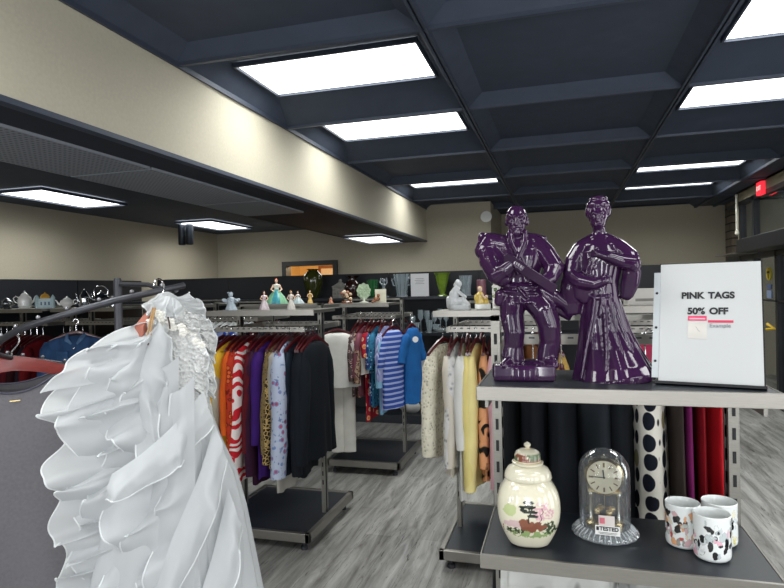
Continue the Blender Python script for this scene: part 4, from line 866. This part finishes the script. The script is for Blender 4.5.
# long cascades: each is a gathered strip whose rolled hem meanders down the gown
def cascade(xs,xa,y0,y1,d,seed,amp=8,per=44,bulge=6,n=170,edge=.8):
    B=[];A=[];K=len(xs)
    for k,x in enumerate(xs):
        y=y0+(y1-y0)*k/(K-1); B.append((x,y,d-3)); A.append((xa[0]+(xa[1]-xa[0])*k/(K-1),y-22,d+3))
    ruffle(A,B,amp,(y1-y0)/per,seed,bulge=bulge,nu=n,nv=14,edge=edge,curl=1.5)
cascade([70,50,68,46,64,50,70,56,62,60,64,60],(150,150),378,700,2,.4,9,46)
cascade([92,70,66,84,62,82,70,88,72,84,78,80],(155,150),372,710,8,2.1,9,52)
cascade([112,96,84,104,90,80,104,96,84,98,90,96],(160,140),366,700,15,4.0,9,58)
cascade([132,120,110,126,112,100,112,124,104,112,110,108],(168,150),372,690,22,5.6,8,64)
cascade([150,146,134,138,142,128,120,130,136,124,122,124],(176,170),380,690,27,1.3,7,72)
# shoulder of the train, pulled up towards the hook
ruffle([(172,316,10),(160,330,14),(152,350,15),(150,372,16)],[(126,328,8),(100,342,10),(76,358,8),(48,392,6)],6,2.4,1.2,bulge=9,nu=120,curl=1.4)
ruffle([(176,318,15),(164,338,19),(156,362,20),(150,386,20)],[(144,336,14),(116,346,17),(92,370,14),(76,402,14)],6,2.6,2.8,bulge=8,nu=120,curl=1.4)
ruffle([(160,322,19),(150,344,22),(146,372,23),(146,400,24)],[(146,338,20),(130,352,22),(112,378,20),(106,408,20)],6,2.4,4.4,bulge=7,nu=110,curl=1.3)
ruffle([(158,322,22),(146,350,25),(138,385,27),(140,425,28)],[(170,342,22),(168,374,27),(156,408,29),(156,446,31)],4,2.2,1.7,bulge=6,nu=100)
# two broad swags sweeping down to the left
ruffle([(200,396,22),(172,424,34),(140,450,38),(112,468,34)],[(206,432,28),(176,464,42),(138,484,46),(104,492,40)],5,2.2,2.8,bulge=8,nu=110)
ruffle([(210,430,24),(192,480,38),(164,540,44),(144,600,44)],[(220,470,28),(206,520,42),(178,575,50),(150,640,48)],5,2.0,3.7,bulge=7,nu=110)
ruffle([(222,500,26),(204,560,40),(180,630,46),(170,700,46)],[(236,545,28),(222,600,42),(196,660,50),(180,720,48)],5,2.0,5.2,bulge=7,nu=110)
cascade([168,164,150,158,148,150,138,146,138,140,136],(190,186),400,690,36,3.3,6,70)
# upright folds falling at the right of the gown
for k in range(4):
    x0=180+k*7; x1=188+k*13
    ruffle([(x0-12,404+k*6,20-k*3),(x0,440+k*10,25-k*4),(x1-12,520+k*8,34-k*5),(x1-4,640,40-k*6)],[(x0+6,410+k*6,21-k*4),(x0+16,446+k*10,24-k*5),(x1+8,524+k*8,30-k*6),(x1+16,650,34-k*7)],2.5,1.4,rf.uniform(0,6),bulge=5,nu=70,edge=0)
# collar of organza frills and flowers at the top
ruffle([(162,296,8),(170,297,10),(178,302,8)],[(150,304,12),(166,318,18),(184,312,10)],3.5,2.6,1.2,name='neck_frill',nu=40,bulge=3)
ruffle([(158,294,4),(168,292,2),(178,298,0)],[(144,306,6),(150,318,12),(160,326,14)],3.5,2.4,2.2,name='neck_frill',nu=40,bulge=3)
ruffle([(168,298,4),(178,304,4),(186,314,2)],[(190,296,8),(202,308,6),(206,326,2)],4,2.6,3.3,name='neck_frill',nu=40,bulge=3)
ruffle([(182,312,6),(190,330,6),(194,350,4)],[(203,320,10),(214,340,8),(213,366,4)],4.5,3.2,4.1,name='shoulder_frill',nu=48,bulge=4,mat=LACE)
ruffle([(188,345,8),(196,365,8),(198,395,6)],[(206,358,10),(212,380,10),(211,410,6)],4,2.6,5.1,name='shoulder_frill',nu=48,bulge=4,mat=LACE)
ruffle([(178,322,12),(184,350,14),(186,390,14)],[(196,330,16),(206,362,18),(204,402,16)],4,3.0,6.1,name='shoulder_frill',nu=48,bulge=4,mat=LACE)
P=PX(GS,160,292); fl=random.Random(8)
for k in range(16):
    u=k/15; x=152+44*u+fl.uniform(-4,4); y=318+34*u*u+fl.uniform(-5,5); d=18+fl.uniform(-2,3); g=G(); c=P.p(x,y,d)
    for j in range(5):
        a=2*PI*j/5+k; g.ell(c+Vector((cos(a)*.006,-.001,sin(a)*.006)),(.0055,.002,.0045),0,8)
    g.ell(c+Vector((0,-.003,0)),(.002,)*3,0,8); g.build('fabric_flower',M('#dedcd4',.6,0,.03,10,name='ivory petals'),t)
g=G(); g.tube([P.p(153,308,20),P.p(150,322,24),P.p(147,336,24),P.p(146,344,22),P.p(148.5,346,22),P.p(150,336,25),P.p(152,322,25),P.p(155,308,21)],.0022,6,flat=.6); g.build('hanging_loop',M('#a98455',.5,0,.1,30,name='tan ribbon'),t)
g=G(); g.ell(P.p(147.5,344,24),(.004,.003,.005),0,10); g.build('loop_clasp',M('#4a2a1c',.3,name='brown clasp'),t)
g=G(); g.tube([P.p(167,318,21),P.p(168,324,23),P.p(168.5,330,23)],.002,6); g.build('dark_ribbon',M('#4a3a38',.5,name='dark ribbon'),t)
h=thing('clothes_hanger','clear topped reddish wooden hanger under the white gown','clothes hanger',(gp[0]-.01,gp[1]+.01,1.607),camface(*gp)+.9,'wooden hangers on the spiral rack')
g=G(); R=[]
for i in range(13):
    u=-1+i/6; zz=-.045-.045*abs(u)**1.5; R.append([(u*.075,-.012,zz-.014),(u*.075,.012,zz-.014),(u*.075,.012,zz+.012),(u*.075,-.012,zz+.012)])
g.loft(R); g.build('hanger_body',M('#9c5a48',.4,0,.1,20,name='salmon brown wood'),h,bevel=.003)
g=G(); g.tube([(0,0,-.035),(0,0,-.008)]+[(.019*cos(a),0,.012+.020*sin(a)) for a in [-.8+PI*1.25*i/8 for i in range(9)]],.0022,8); g.build('hook',CHROME,h)
# ------------------------------------------------------------------ figurines
def col(c,rough=.25): return M(c,rough,0,.12,60,coat=.3,name='painted porcelain')
def lady(label,x,y,z,h,skirt,top,hair,skin='#d9b49a',group=None,rz=0,wide=.34,apron=None,kind='lady_figurine',arms=1):
    t=thing(kind,label,'figurine',(x,y,z),camface(x,y)+rz,group=group); H=h
    g=G(); rg=[]
    for r,zz in [(wide,0),(wide*1.02,.02),(wide*.85,.18),(wide*.6,.36),(wide*.3,.52),(.10,.58)]: rg.append([(r*H*(1+.06*sin(a*8)*(1-zz*1.6))*cos(a),r*H*.8*(1+.06*sin(a*8+1)*(1-zz*1.6))*sin(a),zz*H) for a in [2*PI*j/40 for j in range(40)]])
    g.loft(rg); g.build('skirt',col(skirt),t)
    if apron:
        g=G(); rg2=[[(p[0]*1.02,p[1]*1.03,p[2]) for p in q[27:33]] for q in rg]; g.loft(rg2,closed=False,cap=False); g.build('skirt_panel',col(apron),t)
    g=G(); g.lathe([(.095*H,.56*H),(.085*H,.60*H),(.12*H,.68*H),(.125*H,.73*H),(.06*H,.78*H),(.035*H,.80*H)],16,sy=.75)
    g.build('bodice',col(top),t)
    g=G(); g.cap((0,0,.78*H),(0,0,.84*H),.032*H,.03*H); g.ell((0,-.005*H,.885*H),(.058*H,.06*H,.07*H)); g.ell((0,-.065*H,.88*H),(.009*H,)*3,0,8)
    for s in(-1,1): g.chain if 0 else g.cap((s*.11*H,0,.73*H),(s*.19*H,-.04*H,.58*H),.034*H,.026*H); g.cap((s*.19*H,-.04*H,.58*H),(s*.10*H,-.12*H,.50*H),.026*H,.02*H); g.ell((s*.09*H,-.13*H,.49*H),(.022*H,)*3,0,8)
    g.build('head_and_arms',col(skin),t)
    g=G(); g.ell((0,.015*H,.905*H),(.068*H,.064*H,.068*H)); g.ell((0,.02*H,.965*H),(.035*H,)*3); g.build('hair',col(hair),t)
    return t
def angel(label,x,y,z,h,c):
    t=thing('angel_figurine',label,'figurine',(x,y,z),camface(x,y)); H=h
    g=G(); g.lathe([(.30*H,0),(.32*H,.03*H),(.24*H,.22*H),(.17*H,.42*H),(.20*H,.58*H),(.14*H,.68*H),(.05*H,.72*H)],24,sy=.8); g.ell((-.02*H,-.02*H,.82*H),(.12*H,.12*H,.13*H)); g.ell((-.02*H,-.14*H,.81*H),(.02*H,)*3,0,8)
    g.cap((-.15*H,0,.60*H),(.02*H,-.20*H,.50*H),.06*H,.05*H); g.cap((.16*H,0,.60*H),(.30*H,-.14*H,.52*H),.06*H,.04*H); g.cap((-.1*H,-.1*H,.1*H),(-.12*H,-.25*H,.04*H),.09*H,.06*H); g.build('body',col(c),t)
    g=G(); g.ell((-.02*H,.02*H,.88*H),(.14*H,.13*H,.11*H)); g.ell((-.14*H,.02*H,.93*H),(.06*H,.06*H,.05*H)); g.build('hair',col('#8b98a3'),t)
    for s in(-1,1): g=G(); g.ell((s*.28*H,.10*H,.52*H),(.20*H,.03*H,.10*H),0,16,Matrix.Rotation(-s*.35,4,'Y')); g.build('wing',col(c),t)
angel('pale blue grey winged cherub figurine on the nearest left rack',-2.075,3.43,1.487,.125,'#a9b5bf')
lady('small lady figurine in pale pink gown beside the blue grey cherub',-1.845,3.45,1.487,.125,'#cdbfc4','#d8c0c4','#5a3a30',wide=.26)
lady('white praying girl figurine with blond hair on the rack shelf',-1.66,3.46,1.487,.125,'#d6d2ca','#d9cfc6','#b98a58',wide=.22,kind='girl_figurine')
lady('tall lady figurine in green and turquoise ball gown with red hair',-1.995,3.92,1.505,.20,'#7fb792','#d8d8cc','#a8482a',wide=.42,apron='#3f93a0')
lady('seated pale blue and white lady figurine beside the green gown',-1.83,3.93,1.505,.10,'#a9b9bc','#c9c9c9','#b9a184',wide=.50,kind='seated_figurine')
lady('small standing boy figurine in yellow coat on rear shelf',-1.735,3.93,1.505,.105,'#d8b365','#d8b365','#8a5a34',wide=.20,kind='boy_figurine')
BY=5.02
lady('tiny orange brown child figurine at left of second rack shelf',-.4006*BY,BY,1.487,.065,'#a86a4a','#b8785a','#5a2a1c',wide=.38,kind='child_figurine')
t=thing('flower_group_ornament','ornate brown and cream figure group left of the green fan tree','ornament',(-.3698*BY,BY,1.487),camface(-1.85,BY))
g=G(); rn=random.Random(3); g.lathe([(.05,0),(.055,.01),(.045,.02)],16); g.build('base',col('#7a4a34'),t)
for k in range(14): g=G(); g.ell((rn.uniform(-.045,.045),rn.uniform(-.03,.03),.03+rn.uniform(0,.075)),(.017,.015,.016),0,10); g.build('blossom',col(rn.choice(['#8f5a42','#c9ab8c','#b06a52','#d8c3a8','#5c4a30'])),t)
t=thing('fan_tree_ornament','round pale green leafy fan ornament on the second rack shelf','ornament',(-.3374*BY,BY,1.487),camface(-1.69,BY))
g=G(); g.lathe([(.04,0),(.042,.008),(.012,.018),(.009,.05)],18); g.build('stand',col('#cfd3c4'),t)
g=G(); rg=[]
for k in range(40): a=2*PI*k/40; r=.062*(1+.06*sin(a*9)); rg.append((r*cos(a),r*sin(a)*1.15+.105))
g.add([(x,-.008,z) for x,z in rg]+[(x,.008,z) for x,z in rg],[tuple(range(40)),tuple(reversed(range(40,80)))]+[(k,40+k,40+(k+1)%40,(k+1)%40) for k in range(40)])
for k in range(24): a=rn.uniform(0,6.28); r=rn.uniform(.01,.052); g.ell((r*cos(a),-.010,r*sin(a)*1.1+.105),(.010,.005,.010),0,8)
g.build('leaf_disc',M('#9fb594',.35,0,.35,60,coat=.3,name='pale green glaze'),t)
t=thing('picture_card','small white card with seated brown figure beside the fan tree','card',(-.306*BY,BY,1.487),camface(-1.54,BY))
g=G(); g.box((0,.01,.06),(.10,.012,.12)); g.build('card_panel',M('#cfcdb8',.6,name='cream card'),t,smooth=0)
g=G(); g.ell((-.035,-.03,.035),(.03,.02,.022),0,12); g.ell((-.02,-.035,.065),(.014,.012,.016),0,12); g.cap((-.05,-.03,.02),(-.075,-.03,.008),.012,.009); g.build('seated_figure',col('#8a5a3c'),t)
# middle rack statuettes
MY=3.46; mz=1.472
t=thing('seated_woman_statuette','white seated woman statuette on oval base, leftmost on middle rack','figurine',(-.1698*MY+.02,MY,mz),camface(-.586,MY))
g=G(); g.lathe([(.060,0),(.062,.004),(.058,.028),(.056,.03)],24,sy=.7,se=3); g.build('plinth',col('#c3c6c8'),t)
m=PX(.00585,462,306); m.chain([(455,300,0,5.5),(456,290,0,5),(459,284,1,3.6)]); m.e((461,279.8,2),(3,3.4,3)); m.chain([(456,298,0,5),(464,297,3,4),(469,301,3,3.2)]); m.chain([(457,285,2,2.2),(463,290,4,2),(467,293,4,1.7)]); m.chain([(452,302,-2,4),(451,295,-2,3.5)]); m.chain([(460,277.5,0,2.6),(457.5,281,-2,2.2)]); m.chain([(464,297,3,3.5),(466,303,4,3)])
o=m.build('seated_body',col('#c6c9cb'),t); remesh(o,.0022,3)
t=thing('children_statuette','yellow robed girl and child statuette on white block, middle rack','figurine',(-.129*MY+.01,MY,mz),camface(-.44,MY))
g=G(); g.box((0,0,.018),(.092,.06,.036)); g.build('block_base',col('#c9cbc2'),t,bevel=.004)
g=G(); g.lathe([(.030,.036),(.032,.042),(.022,.075),(.024,.09),(.012,.105)],16,c=(-.014,0,0)); g.ell((-.036,-.01,.07),(.014,.012,.02)); g.lathe([(.016,.036),(.010,.062),(.004,.068)],12,c=(.022,-.01,0)); g.build('robes',col('#d9bb5c'),t)
g=G(); g.ell((-.014,-.004,.118),(.014,.014,.016)); g.ell((.022,-.012,.076),(.010,.010,.011)); g.cap((-.004,-.02,.09),(.014,-.03,.066),.006,.005); g.build('heads',col('#d8bda4'),t)
g=G(); g.ell((-.014,.004,.124),(.0155,.0145,.014)); g.build('hair',col('#c9a35a'),t)
t=thing('flower_cottage_ornament','white cottage ornament covered in red flowers and greenery','ornament',(-.098*MY,MY,mz),camface(-.34,MY))
g=G(); g.box((-.015,.01,.07),(.05,.04,.14)); g.add([(-.045,-.02,.13),(.015,-.02,.13),(.015,.04,.13),(-.045,.04,.13),(-.015,.01,.175)],[(0,1,4),(1,2,4),(2,3,4),(3,0,4),(3,2,1,0)]); g.build('cottage',col('#c9c8bf'),t)
for k in range(26):
    g=G(); g.ell((rn.uniform(-.03,.055),rn.uniform(-.045,-.01),rn.uniform(.008,.12)),(.012,.009,.011),0,8); g.build('flower',col(rn.choice(['#b5483c','#3f5a34','#8fa06a','#c99a8a','#d8cfc0','#54683c'])),t)
# teapots and silver
def teapot(label,x,y,z,s,mat,rz=0,tall=1.0,foot=.5,band=None,cat='teapot',kind='teapot',spout=1,knobmat=None):
    t=thing(kind,label,cat,(x,y,z),camface(x,y)+rz); S=s
    g=G(); g.lathe([(foot*S*.62,0),(foot*S*.66,.03*S),(foot*S*.45,.10*S*tall),(foot*S*.6,.18*S*tall),(.46*S,.38*S*tall),(.50*S,.52*S*tall),(.42*S,.72*S*tall),(.28*S,.82*S*tall),(.26*S,.84*S*tall)],28); g.build('body',mat,t)
    g=G(); g.lathe([(.28*S,.83*S*tall),(.22*S,.92*S*tall),(.08*S,1.0*S*tall),(.04*S,1.02*S*tall),(.06*S,1.07*S*tall),(.03*S,1.12*S*tall),(.001,1.13*S*tall)],20); g.build('lid',knobmat or mat,t)
    g=G(); g.tube([(.40*S,0,.35*S*tall),(.58*S,0,.45*S*tall),(.66*S,0,.66*S*tall),(.76*S,0,.80*S*tall)],[.10*S,.075*S,.05*S,.04*S],10); g.build('spout',mat,t)
    g=G(); g.tube([(-.40*S,0,.68*S*tall),(-.58*S,0,.80*S*tall),(-.74*S,0,.66*S*tall),(-.68*S,0,.46*S*tall),(-.44*S,0,.34*S*tall)],.035*S,8); g.build('handle',mat,t)
    return t
TY=4.28
teapot('round silver pewter teapot at the left photo edge',-1.152*TY,TY,1.50,.105,M('#8d9094',.25,.9,.2,20,name='pewter'),rz=.3,tall=.95)
teapot('tall white footed porcelain teapot with small motif, left shelf',-1.108*TY+.02,TY,1.50,.118,CERAM,tall=1.25,foot=.8)
t=thing('castle_jar','blue and white castle shaped jar with yellow dome lid','jar',(-1.049*TY,TY,1.50),camface(-4.5,TY))
g=G(); g.box((0,0,.045),(.12,.07,.09)); 
for sx in(-1,1): g.lathe([(.018,0),(.018,.10),(.001,.125)],12,c=(sx*.062,-.02,0))
g.build('castle_body',col('#a9c3c9'),t); g=G(); g.lathe([(.036,.09),(.04,.105),(.028,.125),(.006,.138),(.001,.15)],18); g.build('dome_lid',col('#cf9f45'),t)
g=G(); 
for k in range(3): g.box((-.03+k*.03,-.036,.045),(.012,.002,.03))
g.build('windows',col('#3f5a78'),t)
teapot('low round white teapot between the castle jar and silver coffee pot',-.992*TY,TY,1.50,.118,CERAM,rz=PI,tall=.80)
SILV=M('#b9bcc0',.12,1,.1,20,name='polished silver')
t=teapot('tall silver coffee pot with long neck beside the silver kettle',-.947*TY,TY,1.50,.088,SILV,tall=1.75,foot=.9,kind='coffee_pot',cat='coffee pot',rz=PI)
t=thing('silver_kettle','round silver kettle with arched top handle','kettle',(-.905*TY,TY,1.50),camface(-3.86,TY))
g=G(); g.lathe([(.035,0),(.04,.008),(.02,.03),(.05,.05),(.062,.08),(.05,.11),(.025,.125),(.01,.135),(.012,.145),(.001,.15)],24); g.build('body',SILV,t)
g=G(); g.tube([(-.05,0,.10),(-.055,0,.15),(-.03,0,.185),(0,0,.195),(.03,0,.185),(.055,0,.15),(.05,0,.10)],.005,8); g.build('handle',SILV,t)
g=G(); g.tube([(-.05,0,.07),(-.085,0,.09),(-.10,0,.125)],[.014,.009,.006],8); g.build('spout',SILV,t)
g=G(); g.lathe([(.03,0),(.032,.01),(.028,.05),(.038,.09),(.04,.10)],20); tag(g.build('silver_cup',SILV,loc=(-.875*TY,TY,1.50)),'small silver goblet beside the spiral rack post','goblet')
# glassware on the black shelves
def gl(c): return glassy('tinted glass '+c,c,.08,dens=.35,haze=.3)
VY=6.97; VZ=1.51
def vase(name,label,cat,x,prof,mat,z=VZ,y=VY,n=24,se=2): g=G(); g.lathe(prof,n,se=se); return tag(g.build(name,mat,loc=(x,y,z)),label,cat,None)
vase('vase','large olive green glazed vase below the amber doorway','vase',-3.03,[(.05,0),(.06,.01),(.10,.12),(.125,.22),(.115,.30),(.07,.345),(.06,.36),(.085,.375)],M('#3b3f16',.15,0,.15,12,coat=.8,name='olive glaze'))
t=thing('lantern_box','carved grey stone lantern box on the top black shelf','lantern',(-2.66,VY,VZ)); g=G(); g.box((0,0,.07),(.17,.12,.14)); g.build('box_body',M('#85837c',.8,0,.35,40,bump=.4,name='carved stone'),t,smooth=0)
g=G(); g.add([(-.1,-.07,.14),(.1,-.07,.14),(.1,.07,.14),(-.1,.07,.14),(0,0,.21)],[(0,1,4),(1,2,4),(2,3,4),(3,0,4),(3,2,1,0)]); g.ell((0,0,.215),(.02,.02,.025)); g.build('roof',M('#8f8d86',.8,0,.3,40,name='stone roof'),t,smooth=0)
vase('vase','dark brown vase with flared lip behind the fan tree','vase',-2.50,[(.06,0),(.07,.02),(.11,.10),(.10,.17),(.05,.225),(.05,.24),(.10,.275),(.085,.272)],M('#2a1512',.2,0,.2,10,coat=.7,name='dark brown glaze'))
vase('glass_vase','green ribbed glass tumbler vase beside the dark brown vase','vase',-2.235,[(.05,0),(.06,.01),(.07,.12),(.075,.22),(.07,.22),(.05,.02)],gl('#3f9a58'))
t=thing('glass_figurine','clear twisted glass dancer figurine on the top black shelf','figurine',(-2.09,VY,VZ)); g=G(); g.lathe([(.07,0),(.065,.012),(.02,.03),(.035,.08),(.018,.12),(.03,.155),(.012,.17)],18); g.ell((0,0,.20),(.028,)*3); g.tube([(-.02,0,.15),(-.05,0,.19),(-.03,0,.235)],.01,8); g.tube([(.02,0,.15),(.045,0,.18),(.035,0,.24)],.01,8); g.build('glass_body',glassy('crystal','#ccd6dc',.1,dens=.5,haze=.3),t)
CR=glassy('cut crystal','#c8d6dc',.15,dens=.45,haze=.28)
def crystal(name,label,cat,x,h,r,z=VZ,y=VY,flare=1.3,k=12,handle=False,grp=None):
    t=thing(name,label,cat,(x,y,z),group=grp); g=G(); rg=[]
    for q in (0,.03,.1,.3,.6,.85,1): rr=r*(.75+(flare-.75)*q**1.5) if q>.05 else r*.85; rg.append([(rr*(1+.05*sin(a*k))*cos(a),rr*(1+.05*sin(a*k))*sin(a),q*h) for a in [2*PI*j/48 for j in range(48)]])
    g.loft(rg,cap=False); g.build('bowl',CR,t)
    g=G(); g.lathe([(r*.9,0),(r*.92,.008),(r*.5,.02)],20); g.build('foot',glassy('crystal foot','#dfe6ea',.1,dens=.6,haze=.3),t)
    if handle:
        for s in(-1,1): g=G(); g.tube([(s*r*1.0,0,h*.85),(s*r*1.55,0,h*.75),(s*r*1.3,0,h*.5),(s*r*.95,0,h*.5)],.010,8); g.build('handle',CR,t)
    return t
crystal('crystal_vase','large clear cut glass vase with side handles left of the white notice','vase',-1.86,.28,.08,handle=True)
t=thing('shelf_notice','white printed notice card in a clear stand on the top black shelf','notice',(-1.61,VY-.1,VZ),.15); g=G(); g.box((0,0,.14),(.215,.006,.27)); g.build('notice_sheet',M('#c9cacd',.5,0,.03,8,name='notice paper'),t,smooth=0)
g=G(); g.box((0,.02,.003),(.22,.09,.006)); g.build('stand_base',GL2,t,smooth=0)
g=G()
for k,(w_,z_) in enumerate(((.10,.215),(.12,.195),(.09,.175),(.11,.155))): g.box((0,-.0045,z_),(w_,.001,.005))
g.build('print_lines',M('#7d7f86',.6,name='grey print'),t,smooth=0)
t=thing('green_glass_vase','tall lime green footed glass vase on the top black shelf','vase',(-1.36,VY,VZ)); g=G(); g.lathe([(.065,0),(.06,.012),(.03,.03),(.04,.06),(.065,.15),(.085,.25),(.105,.28),(.10,.278),(.075,.24),(.05,.14),(.03,.07)],10); g.build('vase_body',M('#6f8a2c',.15,0,.2,20,coat=.7,name='lime glass'),t,smooth=20)
crystal('crystal_tumbler','dark cut glass tumbler vase behind the seated woman statuette','vase',-1.075,.24,.075,flare=1.0,k=16)
g=G(); g.lathe([(.05,0),(.055,.005),(.055,.18),(.045,.185)],20); tag(g.build('candle_jar',M('#8a5a68',.4,0,.2,20,name='dusty rose glass'),loc=(-.89,VY,VZ)),'dusty rose coloured candle jar on the top black shelf','candle')
def stem(label,x,h,z=1.08,y=6.92,grp='crystal stemware on the middle black shelf'):
    t=thing('wine_glass',label,'wine glass',(x,y,z),group=grp)
    g=G(); g.lathe([(.035,0),(.03,.006),(.006,.012),(.006,h*.5),(.012,h*.52)],16); g.build('stem',CR,t)
    g=G(); g.lathe([(.008,h*.5),(.032,h*.62),(.038,h*.8),(.034,h)],18,cap=False); g.build('bowl',CR,t)
oo=['leftmost','second from left','third from left','fourth from left','fifth from left','sixth from left']
for i,(x,h) in enumerate(((-1.72,.20),(-1.62,.27),(-1.54,.26),(-1.45,.24),(-1.38,.28),(-1.31,.25))): stem('crystal stemmed glass on the middle black shelf, '+oo[i],x,h)
for i,(x,h) in enumerate(((-1.66,.12),(-1.50,.15),(-1.42,.10))):
    crystal('crystal_candlestick','small crystal candle holder on middle black shelf, '+oo[i],'candle holder',x,h,.035,z=1.08,y=6.85,grp='crystal candle holders')
g=G(); g.lathe([(.03,0),(.05,.01),(.10,.04),(.105,.05),(.05,.02)],24); tag(g.build('glass_dish',M('#b9c3c6',.1,0,.05,10,coat=.6,name='milky glass'),loc=(-1.36,6.85,1.08)),'low pale glass dish at the end of the middle black shelf','dish')
g=G(); g.box((0,0,.09),(.15,.10,.18)); tag(g.build('white_box',M('#a9b1ba',.5,0,.1,10,name='pale box'),loc=(-1.62,6.95,.60),smooth=0,bevel=.004),'pale square box on the third black shelf','box')
for i,(x,h) in enumerate(((-1.50,.10),(-1.44,.13),(-1.38,.09))): crystal('glass_tumbler','clear tumbler on third black shelf, '+oo[i],'glass',x,h,.03,z=.60,y=6.9,grp='tumblers on the third black shelf')
g=G(); g.lathe([(.04,0),(.06,.01),(.13,.03),(.14,.04),(.06,.016)],28,mat=Matrix.Rotation(-.9,4,'X')); tag(g.build('plate',CERAM,loc=(-1.78,6.86,.17)),'white plate leaning on the bottom black shelf','plate')
g=G()
for k in range(9): a=-.6+k*.15; g.box((sin(a)*.10,0,.11*cos(a)+.02),(.012,.003,.2),0,Matrix.Rotation(a*.3,4,'Y'))
tag(g.build('folding_fan',M('#b9b8b0',.6,0,.2,20,name='pale fan slats'),loc=(-1.50,6.88,.10),smooth=0),'pale ribbed folding fan on the bottom black shelf','fan')
# far centre rack extras
t=thing('handbag','pink crimson handbag with ring handle between lady statue and sign','handbag',(.425,3.22,1.10),-.1)
g=G(); m=[]
g.lathe([(.09,0),(.105,.03),(.10,.12),(.07,.19),(.05,.20)],20,sy=.4,se=3); g.build('bag_body',M('#a81c4a',.35,0,.1,20,coat=.3,name='crimson leather'),t)
g=G(); g.tube([(-.04,0,.19),(-.045,0,.235),(0,0,.275),(.045,0,.235),(.04,0,.19)],.005,8); g.build('ring_handle',CHROME,t)
g=G(); g.box((0,-.046,.11),(.10,.004,.006)); g.build('zip',GOLD,t)
t=thing('white_carton','white flat carton on rack shelf right of the lady statue','box',(.44,3.44,1.487),.05); g=G(); g.box((0,0,.045),(.20,.14,.09)); g.build('carton_body',M('#bdbab4',.6,0,.04,5,name='white card'),t,smooth=0,bevel=.002); g=G(); g.box((0,-.0705,.03),(.12,.001,.015)); g.build('print_band',M('#7c7a76',.6,name='grey print band'),t,smooth=0)
for i in range(7):
    garment('blouse','dark garment on rack behind the lady statue, '+['first','second','third','fourth','fifth','sixth','seventh'][i]+' from left','garment',(.50+i*.04,3.29,1.365),R90+.1*sin(i*2),cloth(['#2a2c32','#3a3438','#1c1e24','#40202a'][i%4]),w=.18,length=.7,slv=.5,seed=i+150,group='dark garments behind the lady statue')
